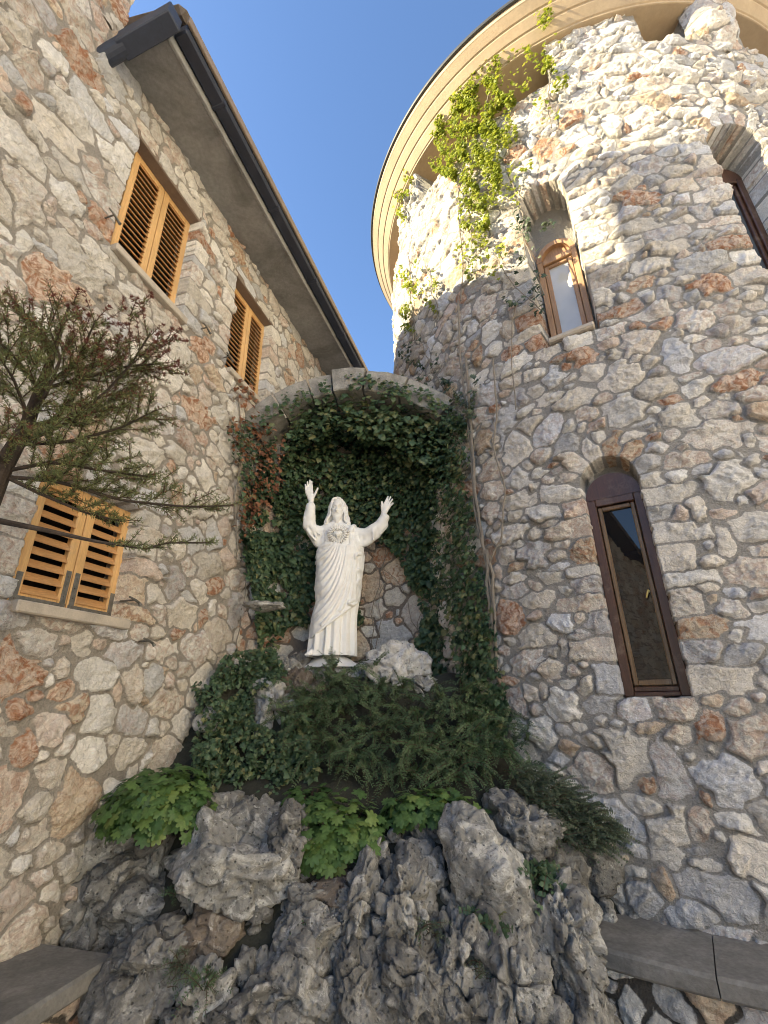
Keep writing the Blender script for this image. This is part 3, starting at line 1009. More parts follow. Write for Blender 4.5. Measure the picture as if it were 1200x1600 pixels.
def rock(P, R, seed, mat, label=None, group=None, rotz=0.0, lean=(0, 0), sub=5, pit=1.0, flute=0.0, dish=0.0, name='rock'):
    rng = random.Random(seed * 7 + 1)
    D, F = ico(sub)
    r = np.ones(len(D))
    for _ in range(13):
        p = np.array([rng.gauss(0, 1) for _ in range(3)])
        p /= np.linalg.norm(p)
        c = rng.uniform(.60, .92)
        q = D @ p
        r = np.where(q > .05, np.minimum(r, c / np.maximum(q, .05)), r)
    Q = D * r[:, None]
    o = seed * 13.7
    r = r * (1 + .34 * fbm(Q + o, 1.5, 2, seed) + .19 * fbm(Q + o, 3.0, 3, seed + 5, .5, True))
    V = D * r[:, None] * np.array(R)
    if flute:
        f = np.abs(pn(V * np.array([1, 1, .25]) + o, 9, seed + 9)) + .5 * np.abs(pn(V * np.array([1, 1, .3]) + o, 19, seed + 10))
        V = V - D * ((f - .2) * flute * .055)[:, None]
    # clefts, solution holes and sharp rims
    wv = V + np.stack([pn(V + o, 9, seed + 31), pn(V + o + 5, 9, seed + 32), pn(V + o + 9, 9, seed + 33)], -1) * .05
    cav = np.abs(pn(wv + o, 5.0, seed + 21))
    V = V - D * (sstep(.06, .0, cav) * .050 * pit)[:, None]
    cav = np.abs(pn(wv + o, 12, seed + 22))
    V = V - D * (sstep(.07, .0, cav) * .015 * pit)[:, None]
    pk = pn(wv + o, 10, seed + 24)
    V = V - D * (sstep(.24, .40, pk) * .060 * pit)[:, None]
    pk = pn(V + o, 24, seed + 23)
    V = V - D * (sstep(.20, .40, pk) * .022 * pit)[:, None]
    V = V + D * (fbm(V + o, 11, 4, seed + 25, .5, True) * .009)[:, None]
    if dish:
        rr = np.hypot(V[:, 0] / R[0] - .15, V[:, 1] / R[1] + .1)
        V[:, 2] -= sstep(.62, .25, rr) * sstep(0, .3, D[:, 2]) * dish
    cz, sz = math.cos(rotz), math.sin(rotz)
    M = np.array([[cz, -sz, 0], [sz, cz, 0], [0, 0, 1]])
    cx, sx = math.cos(lean[0]), math.sin(lean[0])
    cy, sy = math.cos(lean[1]), math.sin(lean[1])
    M = np.array([[1, 0, 0], [0, cx, -sx], [0, sx, cx]]) @ np.array([[cy, 0, sy], [0, 1, 0], [-sy, 0, cy]]) @ M
    V = V @ M.T
    ob = make(name, V, [F], mat, None, True)
    ob.location = tuple(float(q) for q in P)
    if label:
        tag(ob, label, 'rock', group)
    return ob
def px_rock(x, y, wpx, hpx, seed, mt, label, back=.0, dep=None, **k):
    P = on_bank(x, y)
    sc_ = ((P - CPOS) @ _f) / FPX
    w_, h_ = wpx * sc_ / 2 * 1.12, hpx * sc_ / 2 * 1.12
    d_ = dep if dep else (w_ + h_) * .5
    P = P + np.array([0, back, 0])
    return rock(P, (w_, d_, h_), seed, M_rock[mt], label, k.pop('group', None), **dict(dict(sub=6 if wpx * hpx > 9500 else 5), **k))
G_ = 'boulders of the rockery'
big_rocks = [
    (365, 1345, 190, 120, 1, 2, 'broad pale boulder with a hollowed basin on top, left of centre in the rockery', dict(dish=.05, pit=.6)),
    (240, 1415, 130, 70, 2, 0, 'flat grey rock slab projecting below the left leafy plant', dict(pit=.6)),
    (200, 1375, 95, 90, 3, 0, 'pitted grey rock beside the house wall under the leafy plant', dict()),
    (340, 1275, 110, 60, 4, 0, 'pitted rock at the back left, right of the round leafy plant', dict(pit=1.4)),
    (405, 1290, 90, 70, 5, 0, 'grey angular rock below the dark ivy mass', dict()),
    (455, 1335, 90, 120, 6, 1, 'tall grey rock left of the drooping light green plant', dict(flute=1)),
    (250, 1490, 125, 85, 7, 1, 'rough jagged rock at the end of the left bench', dict()),
    (215, 1565, 150, 100, 8, 1, 'dark smooth boulder at the bottom left beside the left bench', dict(pit=.4)),
    (148, 1415, 60, 110, 9, 0, 'narrow upright rock against the house wall above the left bench', dict(pit=1.3)),
    (335, 1462, 150, 80, 10, 4, 'brownish rock face in the recess beneath the hollowed boulder', dict(pit=.3, back=.10)),
    (495, 1445, 150, 110, 11, 0, 'grey rock with a small fern growing in its hollow', dict()),
    (480, 1545, 150, 130, 12, 0, 'rugged pale edged rock at the bottom, left of centre', dict()),
    (562, 1440, 75, 150, 13, 0, 'upright fluted rock in the middle of the rockery', dict(flute=1.6)),
    (630, 1440, 85, 170, 14, 0, 'tall rock full of holes right of the upright fluted rock', dict(pit=1.8, flute=.8)),
    (755, 1375, 150, 170, 15, 2, 'largest pale lichen spotted boulder at the right of the rockery', dict(pit=.45)),
    (655, 1370, 85, 90, 16, 0, 'grey block between the light green plant and the largest pale boulder', dict(pit=.5)),
    (810, 1285, 115, 75, 17, 0, 'craggy overhanging rock under the dark shrub at the right', dict(pit=1.8, back=-.06)),
    (645, 1545, 100, 130, 18, 1, 'dark fluted rock at the bottom centre', dict(flute=1.5)),
    (715, 1500, 90, 120, 19, 0, 'grey rock with curled edge below the largest pale boulder', dict(flute=1)),
    (800, 1545, 120, 130, 20, 0, 'grey sloping rock at the bottom, right of centre', dict(flute=1)),
    (870, 1470, 120, 150, 21, 0, 'large pitted rock next to the end of the curved bench', dict(flute=1.2, pit=1.3)),
    (905, 1565, 100, 150, 22, 1, 'tall dark rock at the bottom right against the curved bench', dict(flute=.8, pit=.5)),
    (860, 1360, 100, 90, 23, 1, 'leaning grey rock against the foot of the tower below the shrub', dict()),
    (560, 1560, 100, 150, 24, 1, 'dark upright rock at the bottom between two rugged rocks', dict(flute=1.4)),
    (540, 1390, 130, 55, 25, 4, 'low tan rock ledge under the drooping light green plant', dict(pit=.4)),
    (320, 1560, 90, 80, 26, 2, 'small pale jagged rock at the bottom beside the dark smooth boulder', dict()),
    (150, 1462, 90, 80, 29, 0, 'rock tucked between the house wall and the end of the left bench', dict(back=.05)),
    (735, 1590, 110, 100, 27, 1, 'dark rock at the very bottom beneath the curled rock', dict(flute=.7)),
    (400, 1590, 120, 100, 28, 1, 'dark pitted rock at the very bottom left of the dark upright rock', dict(pit=1.3)),
]
for x, y, w_, h_, sd0, mt, lab, kw in big_rocks:
    rng = random.Random(sd0)
    px_rock(x, y, w_, h_, sd0, mt, lab, rotz=rng.uniform(-.3, .3), lean=(rng.uniform(-.15, .25), rng.uniform(-.2, .2)), group=G_, **kw)
rng = random.Random(77)
taken = [(q[0], q[1], max(q[2], q[3])) for q in big_rocks]
cnt = 0
for _ in range(900):
    x, y = rng.uniform(120, 950), rng.uniform(1290, 1620)
    if x < 180 + (y - 1480) * .0 and y > 1470:
        continue
    s_ = rng.uniform(34, 92)
    if any(((x - q[0]) ** 2 + (y - q[1]) ** 2) ** .5 < (q[2] + s_) * .33 for q in taken):
        continue
    taken.append((x, y, s_))
    px_rock(x, y, s_ * rng.uniform(.8, 1.2), s_ * rng.uniform(.8, 1.4), 100 + cnt, rng.choice([0, 0, 1, 1, 2]), 'small grey limestone rock wedged between the larger boulders of the rockery',
            rotz=rng.uniform(0, 6), lean=(rng.uniform(-.4, .4), rng.uniform(-.4, .4)), sub=4, group='small rocks filling the rockery', flute=rng.choice([0, 1]))
    cnt += 1
# stones round the statue's ledge
def y_rock(x, y, Y, wpx, hpx, dep, seed, mt, label, **k):
    P = at_y(x, y, Y)
    sc_ = ((P - CPOS) @ _f) / FPX
    return rock(P, (wpx * sc_ / 2 * 1.1, dep, hpx * sc_ / 2 * 1.1), seed, M_rock[mt], label, **k)
y_rock(620, 1046, 4.02, 98, 74, .20, 201, 3, 'white quartz rock with bluish patches right of the statue base')
y_rock(448, 1052, 4.05, 60, 44, .14, 202, 2, 'pale rock left of the statue base')
y_rock(425, 1108, 3.86, 72, 84, .16, 203, 3, 'pale rock with a rusty hollow among the ivy below the statue', pit=2.2)
y_rock(330, 1122, 3.72, 40, 44, .10, 204, 3, 'small white rock among the ivy by the house wall')
y_rock(478, 1078, 3.95, 74, 66, .16, 205, 4, 'brownish rock below the left edge of the statue base')
y_rock(520, 1072, 4.16, 130, 52, .24, 206, 0, 'flat grey ledge stone carrying the statue')
y_rock(655, 1075, 3.93, 55, 40, .12, 207, 2, 'pale knobbly rock below the white quartz rock')
y_rock(470, 1040, 4.32, 40, 36, .12, 208, 1, 'dark rock behind the pale rock left of the statue base')
# two small ledges of flat stone in the house wall end
for (x, y, lab) in ((412, 947, 'flat shell shaped stone ledge sticking out beside the niche, left of the statue'),):
    y_rock(x, y, 4.06, 60, 15, .12, 211, 2, lab, name='ledge_stone', sub=4, pit=.15)
# ------------------------------------------------------------------ white statue: distance field -> surface
class Field:
    def __init__(self, lo, hi, h):
        self.lo, self.h = np.array(lo, float), h
        self.n = np.ceil((np.array(hi) - self.lo) / h).astype(int) + 1
        self.ax = [self.lo[k] + np.arange(self.n[k]) * h for k in range(3)]
        self.F = np.full(self.n, .3, np.float32)
    def sub(self, lo, hi):
        sl = tuple(slice(max(0, int((lo[k] - self.lo[k]) / self.h)), min(self.n[k], int((hi[k] - self.lo[k]) / self.h) + 2)) for k in range(3))
        X = self.ax[0][sl[0]][:, None, None]
        Y = self.ax[1][sl[1]][None, :, None]
        Z = self.ax[2][sl[2]][None, None, :]
        return sl, X, Y, Z
    def put(self, sl, d, k):
        a = self.F[sl]
        if k <= 0:
            self.F[sl] = np.minimum(a, d)
        else:
            h = np.clip(.5 + .5 * (a - d) / k, 0, 1)
            self.F[sl] = a + (d - a) * h - k * h * (1 - h)
    def cut(self, sl, d, k=.004):
        a = self.F[sl]
        d = -d
        h = np.clip(.5 - .5 * (a - d) / k, 0, 1)
        self.F[sl] = a + (d - a) * h + k * h * (1 - h)
    def cone(self, a, b, ra, rb, k=.01, carve=False):
        a, b = np.asarray(a, float), np.asarray(b, float)
        m = max(ra, rb) + max(k, .01) + .02
        sl, X, Y, Z = self.sub(np.minimum(a, b) - m, np.maximum(a, b) + m)
        ab = b - a
        L = ab @ ab + 1e-12
        t = np.clip(((X - a[0]) * ab[0] + (Y - a[1]) * ab[1] + (Z - a[2]) * ab[2]) / L, 0, 1)
        d = np.sqrt((X - a[0] - t * ab[0]) ** 2 + (Y - a[1] - t * ab[1]) ** 2 + (Z - a[2] - t * ab[2]) ** 2) - (ra + t * (rb - ra))
        self.cut(sl, d, k) if carve else self.put(sl, d, k)
    def line(self, P, r0, r1=None, k=.01):
        """one tapering bead along a polyline, blended in once so it stays smooth at its joints"""
        P = np.asarray(P, float)
        n = len(P) - 1
        r = np.linspace(r0, r0 if r1 is None else r1, n + 1)
        m = r.max() + max(k, .01) + .02
        sl, X, Y, Z = self.sub(P.min(0) - m, P.max(0) + m)
        best = None
        for i in range(n):
            a, ab = P[i], P[i + 1] - P[i]
            L = ab @ ab + 1e-12
            t = np.clip(((X - a[0]) * ab[0] + (Y - a[1]) * ab[1] + (Z - a[2]) * ab[2]) / L, 0, 1)
            d = np.sqrt((X - a[0] - t * ab[0]) ** 2 + (Y - a[1] - t * ab[1]) ** 2 + (Z - a[2] - t * ab[2]) ** 2) - (r[i] + t * (r[i + 1] - r[i]))
            best = d if best is None else np.minimum(best, d)
        self.put(sl, best, k)
    def ell(self, c, R, k=.01, carve=False):
        c, R = np.asarray(c, float), np.asarray(R, float)
        m = max(k, .01) + .02
        sl, X, Y, Z = self.sub(c - R - m, c + R + m)
        q = np.sqrt(((X - c[0]) / R[0]) ** 2 + ((Y - c[1]) / R[1]) ** 2 + ((Z - c[2]) / R[2]) ** 2)
        d = (q - 1) * R.min()
        self.cut(sl, d, k) if carve else self.put(sl, d, k)
    def mesh(self):
        F = self.F
        n = F.shape
        ins = F < 0
        c = np.zeros((n[0] - 1, n[1] - 1, n[2] - 1), np.int8)
        for dx in (0, 1):
            for dy in (0, 1):
                for dz in (0, 1):
                    c += ins[dx:n[0] - 1 + dx, dy:n[1] - 1 + dy, dz:n[2] - 1 + dz]
        cells = np.argwhere((c > 0) & (c < 8))
        idx = np.full(c.shape, -1, np.int64)
        idx[tuple(cells.T)] = np.arange(len(cells))
        acc = np.zeros((len(cells), 3))
        cnt = np.zeros(len(cells))
        cor = [(x, y, z) for x in (0, 1) for y in (0, 1) for z in (0, 1)]
        for p in cor:
            for ax in range(3):
                if p[ax]:
                    continue
                q = list(p)
                q[ax] = 1
                fa = F[tuple((cells + p).T)]
                fb = F[tuple((cells + q).T)]
                x = (fa < 0) != (fb < 0)
                t = fa / np.where(fa - fb == 0, 1, fa - fb)
                pt = np.tile(np.array(p, float), (len(cells), 1))
                pt[:, ax] = t
                acc[x] += pt[x]
                cnt[x] += 1
        V = self.lo + (cells + acc / cnt[:, None]) * self.h
        quads = []
        for ax in range(3):
            sa = [slice(None)] * 3
            sb = [slice(None)] * 3
            sa[ax], sb[ax] = slice(0, -1), slice(1, None)
            ch = ins[tuple(sa)] != ins[tuple(sb)]
            E = np.argwhere(ch)
            u, v = (ax + 1) % 3, (ax + 2) % 3
            ok = (E[:, u] > 0) & (E[:, v] > 0) & (E[:, u] < n[u] - 1) & (E[:, v] < n[v] - 1)
            E = E[ok]
            fl = ins[tuple(E.T)]
            def g(du, dv):
                q = E.copy()
                q[:, u] -= du
                q[:, v] -= dv
                return idx[tuple(q.T)]
            Q = np.stack([g(1, 1), g(0, 1), g(0, 0), g(1, 0)], 1)
            Q[~fl] = Q[~fl][:, ::-1]
            quads.append(Q)
        return V, np.concatenate(quads)
YS = 4.30
def S(X, Y, dy=0.0):
    """figure measured on an enlargement of the photo (5x, origin 440,740)"""
    P = at_y(440 + X / 5, 740 + Y / 5, YS)
    P[1] += dy
    return P
UZ = .00122
statue = empty('statue', S(390, 1505), 'white statue of a bearded robed man with both arms raised, standing in the ivy niche', 'statue')
M_stat = mat_plain('white_plaster', (.85, .84, .82), .6, .04, 6, .2, .004, 90, stain=((.66, .60, .50), .35), spec=.35)
TY = np.array([395, 425, 460, 520, 580, 650, 760, 900, 1000, 1100, 1200, 1320, 1440.])
TC = np.array([440, 440, 447, 458, 462, 455, 455, 442, 438, 415, 404, 398, 390.])
TWD = np.array([50, 118, 150, 160, 164, 176, 170, 168, 158, 163, 168, 174, 182.])
TDP = np.array([.050, .075, .095, .115, .120, .125, .135, .145, .150, .155, .160, .165, .175])
TZ = np.array([S(440, y)[2] for y in TY])
TX = np.array([S(x, y)[0] for x, y in zip(TC, TY)])
TW_ = np.array([(S(x + wd, y)[0] - S(x - wd, y)[0]) / 2 for x, wd, y in zip(TC, TWD, TY)])
def loft(Z):
    zz = TZ[::-1]
    return np.interp(Z, zz, TX[::-1]), np.interp(Z, zz, TW_[::-1]), np.interp(Z, zz, TDP[::-1])
def front(X, Y, lift=0.0):
    """point on the front of the robe under photo position X, Y"""
    P = S(X, Y)
    c, w_, d_ = loft(P[2])
    P[0] = c + np.clip(P[0] - c, -w_ * 1.03, w_ * 1.03)
    q = min(1.0, abs((P[0] - c) / w_))
    P[1] = YS - (d_ + lift) * math.sqrt(1 - q * q)
    return P
def body_sdf(F_, inflate=0.0, region=None, folds=None):
    sl, X, Y, Z = F_.sub((-1.2, YS - .3, TZ[-1] - .02), (.4, YS + .3, TZ[0] + .02))
    c, w_, d_ = loft(Z)
    w_ = w_ + inflate
    d_ = d_ + inflate
    ang = np.arctan2((X - c) / w_, -(Y - YS) / d_)
    q = np.sqrt(((X - c) / w_) ** 2 + ((Y - YS) / d_) ** 2)
    d = (q - 1) * np.minimum(w_, d_)
    if folds is not None:
        d = d + folds(ang, X, Y, Z)
    d = np.maximum(d, np.maximum(Z - TZ[0], TZ[-1] - Z))
    if region is not None:
        d = np.maximum(d, region(X, Y, Z))
    F_.put(sl, d, 0)
LO, HI = (S(150, 0)[0], YS - .36, S(0, 1440)[2]), (S(900, 0)[0] + .03, YS + .26, S(0, 80)[2] + .04)
RB = Field(LO, HI, .0052)
# tunic with long vertical folds, deeper towards the hem
zlo, zhi = TZ[-1], S(0, 560)[2]
body_sdf(RB, folds=lambda a, X, Y, Z: (np.sin(a * 13 + .6 * np.sin(a * 5 + 1) + 1.2) + .5 * np.sin(a * 23 + 2)) * (.004 + .010 * np.clip((zhi - Z) / (zhi - zlo), 0, 1)))
# shoulders, sleeves
def P_(X, Y, dy):
    return S(X, Y, dy)
RB.line([P_(400, 425, .0), P_(330, 450, .0), P_(268, 470, -.03), P_(222, 425, -.07)], .060, .055, .03)
RB.line([P_(222, 425, -.07), P_(232, 372, -.09), P_(239, 290, -.105)], .056, .047, .02)
RB.line([P_(330, 540, -.01), P_(285, 545, -.02), P_(238, 480, -.06)], .050, .040, .03)
RB.line([P_(480, 435, .0), P_(570, 470, .0), P_(660, 487, -.03), P_(720, 462, -.06)], .066, .062, .03)
RB.line([P_(720, 462, -.06), P_(770, 425, -.085), P_(806, 376, -.105)], .060, .047, .02)
RB.line([P_(600, 545, -.01), P_(660, 548, -.03), P_(745, 500, -.06), P_(812, 430, -.09)], .042, .026, .03)
for (X0, Y0, X1, Y1, r) in ((205, 330, 195, 440, .011), (262, 345, 268, 430, .010), (230, 400, 285, 520, .010), (215, 470, 275, 545, .010), (290, 430, 300, 530, .009), (250, 440, 310, 500, .008),
                           (690, 450, 650, 565, .011), (730, 440, 720, 540, .010), (770, 410, 775, 490, .009), (640, 460, 615, 560, .009), (590, 450, 590, 560, .010), (560, 445, 560, 560, .008)):
    d0 = -.055 - .05 * (X0 < 260 or X0 > 690)
    RB.line([P_(X0, Y0, d0), P_((X0 + X1) / 2 - 6, (Y0 + Y1) / 2, d0 - .010), P_(X1, Y1, d0 + .012)], r * 1.2, r, .022)
# cuffs hollowed, wrists and hands
RB.ell(P_(240, 256, -.112), (.036, .040, .022), .006, True)
RB.ell(P_(816, 342, -.112), (.038, .040, .022), .006, True)
RB.line([P_(241, 345, -.10), P_(243, 300, -.105), P_(243, 245, -.11)], .030, .024, .01)
RB.line([P_(780, 415, -.095), P_(792, 370, -.105), P_(798, 338, -.11)], .032, .024, .01)
def hand(palm, fingers, thumb, dy):
    for a, b in palm:
        RB.cone(P_(*a, dy), P_(*b, dy - .006), .020, .0165, .012)
    for pts in fingers:
        ps = [P_(*q, dy - .006 - .008 * i * i * .6) for i, q in enumerate(pts)]
        RB.line(ps, .0118, .0086, .003)
    ps = [P_(*q, dy - .012 * i) for i, q in enumerate(thumb)]
    RB.line(ps, .0145, .0095, .005)
hand([((236, 238), (210, 182)), ((240, 238), (222, 172)), ((246, 238), (236, 170)), ((250, 236), (249, 174))],
     [[(208, 180), (204, 155), (203, 132)], [(221, 172), (219, 138), (219, 110)], [(235, 168), (236, 130), (237, 98)], [(250, 172), (250, 138), (250, 106)]],
     [(256, 226), (276, 196), (297, 158)], -.11)
hand([((800, 338), (806, 272)), ((803, 338), (820, 272)), ((806, 338), (832, 280)), ((806, 338), (838, 294))],
     [[(806, 270), (818, 246), (831, 222)], [(820, 270), (836, 248), (851, 225)], [(832, 278), (848, 262), (864, 243)], [(839, 292), (854, 283), (869, 272)]],
     [(790, 322), (784, 292), (785, 262)], -.11)
# neck and head
hz = (S(440, 212)[2] - S(440, 372)[2]) / 2
hc = S(441, 290, -.045)
RB.line([S(440, 425, 0), S(441, 350, -.02)], .056, .052, .02)
RB.ell(hc, (.058, .072, hz), .01)
RB.ell(hc + np.array([0, .03, .012]), (.064, .070, hz * .92), .01)
fz = lambda Y: S(441, Y)[2]
fy = hc[1]
fx = hc[0]
class Tilt:
    """turns points about the middle of the head so that the face looks slightly down"""
    def __init__(self, F_, c, ang):
        self.f, self.c, self.cs, self.sn = F_, np.asarray(c, float), math.cos(ang), math.sin(ang)
    def p(self, q):
        v = np.asarray(q, float) - self.c
        return self.c + np.array([v[0], v[1] * self.cs - v[2] * self.sn, v[1] * self.sn + v[2] * self.cs])
    def ell(self, c, *k):
        self.f.ell(self.p(c), *k)
    def line(self, P, *k):
        self.f.line([self.p(q) for q in P], *k)
RBH = Tilt(RB, hc, .26)
for sx in (-1, 1):
    X_ = lambda q: fx + sx * q
    RBH.ell((X_(.022), fy - .076, fz(281)), (.016, .014, .011), .010, True)                                                    # eye sockets
    RBH.line([(X_(.008), fy - .068, fz(268)), (X_(.024), fy - .067, fz(263)), (X_(.041), fy - .050, fz(270))], .0060, .0045, .010)   # brows
    RBH.ell((X_(.022), fy - .0605, fz(281)), (.0105, .0085, .0062), .002)                                                      # eyes
    RBH.line([(X_(.010), fy - .066, fz(279)), (X_(.022), fy - .0685, fz(275)), (X_(.034), fy - .060, fz(280))], .0026, None, .003)   # lids
    RBH.ell((X_(.034), fy - .045, fz(303)), (.016, .018, .018), .014)
    RBH.ell((X_(.058), fy + .006, fz(290)), (.008, .012, .020), .005)
    RBH.line([(fx, fy - .079, fz(318)), (X_(.016), fy - .074, fz(322)), (X_(.028), fy - .060, fz(340))], .0075, .0045, .006)       # moustache
    RBH.ell((X_(.007), fy - .082, fz(307)), (.007, .008, .006), .004)
    for q, zb, dd in ((.044, 340, -.030), (.034, 360, -.045), (.022, 374, -.056), (.009, 386, -.062)):
        RBH.line([(X_(q * 1.05), fy + dd, fz(322)), (X_(q), fy + dd - .008, fz((322 + zb) / 2)), (X_(q * .8), fy + dd - .004, fz(zb))], .0105, .0075, .006)   # beard locks
RBH.line([(fx, fy - .068, fz(268)), (fx, fy - .078, fz(290)), (fx, fy - .088, fz(307))], .0055, .0085, .007)        # nose
RBH.ell((fx, fy - .060, fz(330)), (.026, .016, .016), .008)
RBH.ell((fx, fy - .074, fz(332)), (.012, .006, .0045), .003)
RBH.ell((fx, fy - .046, fz(352)), (.036, .032, .034), .014)
# feet under the hem
RB.line([S(262, 1395, -.10), S(228, 1424, -.165)], .030, .020, .01)
RB.line([S(430, 1400, -.12), S(425, 1428, -.185)], .032, .020, .01)
for k in range(4):
    RB.cone(S(214 + k * 9, 1424, -.168), S(211 + k * 9, 1431, -.188), .008, .007, .003)
V_, Q_ = RB.mesh()
make('body', V_, [Q_], M_stat, statue, True)
# mantle wrapped from the left hip over the shoulder on the right
MT = Field(LO, HI, .0052)
PZ = lambda Y: S(440, Y)[2]
PXm = lambda X, Y: S(X, Y)[0]
hemX = np.array([PXm(200, 1300), PXm(235, 1292), PXm(320, 1240), PXm(400, 1190), PXm(480, 1120), PXm(540, 1060), PXm(600, 1005), PXm(680, 990)])
hemZ = np.array([PZ(1305), PZ(1292), PZ(1240), PZ(1185), PZ(1120), PZ(1066), PZ(1008), PZ(990)])
topX = np.array([PXm(200, 590), PXm(250, 588), PXm(330, 580), PXm(400, 572), PXm(480, 590), PXm(520, 520), PXm(545, 440), PXm(570, 425), PXm(700, 425)])
topZ = np.array([PZ(600), PZ(590), PZ(575), PZ(568), PZ(585), PZ(500), PZ(440), PZ(428), PZ(428)])
def mregion(X, Y, Z):
    hem = np.interp(X, hemX, hemZ)
    top = np.interp(X, topX, topZ)
    return np.maximum(hem - Z, Z - top) * .75 + 0 * Y
body_sdf(MT, .016, mregion, lambda a, X, Y, Z: .0022 * np.sin(a * 9 + Z * 14) + .0012 * np.sin(a * 21 - Z * 30))
def bez(a, b, c, n=9):
    t = np.linspace(0, 1, n)[:, None]
    return (1 - t) ** 2 * np.array(a) + 2 * t * (1 - t) * np.array(b) + t ** 2 * np.array(c)
fold = [((395, 580), (330, 588), (250, 612), .013), ((410, 590), (350, 640), (262, 655), .010), ((425, 590), (360, 690), (262, 700), .014), ((440, 590), (380, 740), (278, 775), .012),
        ((455, 592), (400, 790), (300, 820), .010), ((470, 596), (420, 850), (264, 905), .015), ((485, 598), (440, 920), (272, 965), .012), ((500, 600), (455, 980), (290, 1035), .011),
        ((520, 600), (480, 1040), (250, 1145), .014), ((535, 590), (505, 1060), (240, 1215), .013), ((548, 580), (530, 1040), (330, 1200), .010), ((560, 560), (555, 960), (470, 1095), .011),
        ((575, 540), (580, 900), (530, 1040), .011), ((540, 460), (548, 600), (552, 760), .010), ((562, 450), (580, 560), (588, 700), .011), ((585, 450), (610, 540), (610, 640), .010),
        ((300, 1050), (262, 1120), (246, 1150), .012), ((330, 1120), (262, 1190), (238, 1250), .012), ((420, 700), (340, 800), (300, 830), .008), ((430, 1020), (330, 1120), (250, 1190), .010)]
def on_front(pts, lift):
    Q = [front(x, y, lift) for x, y in pts]
    if abs(Q[-1][1] - YS) < .09:
        Q.append(Q[-1] + np.array([.004, .06, .004]))
        Q.append(Q[-1] + np.array([.02, .07, .006]))
    return Q
for a, b, c, r in fold:
    MT.line(on_front(bez(a, b, c, 16), .021), r * .85, r * (1.4 if c[0] < 310 else 1.25), .010)
MT.line([front(x, y, .016) for x, y in bez((592, 1012), (430, 1180), (232, 1292), 16)], .0115, .0125, .008)
MT.line([front(x, y, .016) for x, y in bez((320, 574), (400, 560), (480, 590), 7)], .010, .009, .008)
zig = [(590, 560), (612, 615), (648, 640), (596, 655), (575, 690), (655, 725), (630, 770), (592, 770), (632, 815), (592, 868), (604, 900), (614, 955), (596, 985), (528, 1030), (560, 1050), (590, 1018)]
zz_ = np.array([front(x, y, .03) + np.array([0, -.014 * (i % 2), 0]) for i, (x, y) in enumerate(zig)])
tz_ = np.linspace(0, len(zz_) - 1, 70)
zz_ = np.stack([np.interp(tz_, np.arange(len(zz_)), zz_[:, k]) for k in range(3)], 1)
for _ in range(2):
    zz_[1:-1] = (zz_[:-2] + zz_[1:-1] + zz_[2:]) / 3
MT.line(zz_ + np.array([0, -.012, 0]), .0145, .0135, .008)
for x0, y0, x1, y1 in ((600, 560, 640, 720), (620, 620, 625, 800), (600, 700, 608, 950), (580, 700, 575, 1000), (645, 650, 640, 740)):
    MT.line([front(x0, y0, .02), front((x0 + x1) / 2, (y0 + y1) / 2, .03), front(x1, y1, .02)], .014, .012, .014)
MT.line([S(548, 470, -.095), S(556, 440, -.075), S(566, 424, -.03), S(570, 424, .03), S(570, 450, .08)], .024, .030, .02)
V_, Q_ = MT.mesh()
make('mantle', V_, [Q_], M_stat, statue, True)
# hair parted in the middle, falling in waves on the shoulders
HRF = Field(hc - np.array([.17, .16, .26]), hc + np.array([.17, .16, .15]), .0042)
HRF.ell(hc + np.array([0, .026, .016]), (.068, .078, hz * .98), .004)
HRF.ell(S(440, 360, .035), (.085, .045, .085), .02)
for sx, pts in ((-1, [(392, 250, -.02), (380, 300, -.015), (366, 350, -.015), (352, 385, -.02)]), (1, [(490, 250, -.02), (500, 300, -.015), (510, 350, -.015), (520, 392, -.02)])):
    HRF.line([S(q[0] - sx * 2, q[1], q[2] + .012) for q in pts], .022, .030, .02)
HRF.ell(hc + np.array([0, -.072, -.040]), (.049, .080, hz * 1.02), .006, True)
def strand(pts, r0, r1, ph, amp=.007):
    P = np.array([S(x, y, d) for x, y, d in pts])
    t = np.linspace(0, 1, 28)
    tk = np.linspace(0, 1, len(P))
    Q = np.stack([np.interp(t, tk, P[:, k]) for k in range(3)], 1)
    for _ in range(2):
        Q[1:-1] = (Q[:-2] + 2 * Q[1:-1] + Q[2:]) / 4
    Q[:, 0] += amp * np.sin(t * 19 + ph) * np.minimum(1, t * 2)
    Q[:, 1] += amp * .7 * np.cos(t * 19 + ph) * np.minimum(1, t * 2)
    HRF.line(Q, r0, r1, .0035)
for i in range(6):
    o = -.062 + i * .015
    q = i * 5.0
    e = (i % 3) * 7
    strand([(440 - i, 210, o - .006), (414 - q * .5, 219, o - .020), (398 - q * .75, 246, o - .012), (392 - q * .85, 288, o - .004), (388 - q, 328, o), (372 - q, 360, o), (358 - q * 1.1, 388 + e, o)], .0115, .0095, i * 1.9, .0075)
    strand([(442 + i, 210, o - .006), (467 + q * .5, 219, o - .020), (483 + q * .75, 246, o - .012), (489 + q * .85, 288, o - .004), (493 + q, 332, o), (500 + q, 370, o), (508 + q * .9, 402 + e, o)], .0115, .0095, i * 2.3 + 1, .0075)
V_, Q_ = HRF.mesh()
make('hair', V_, [Q_], M_stat, statue, True)
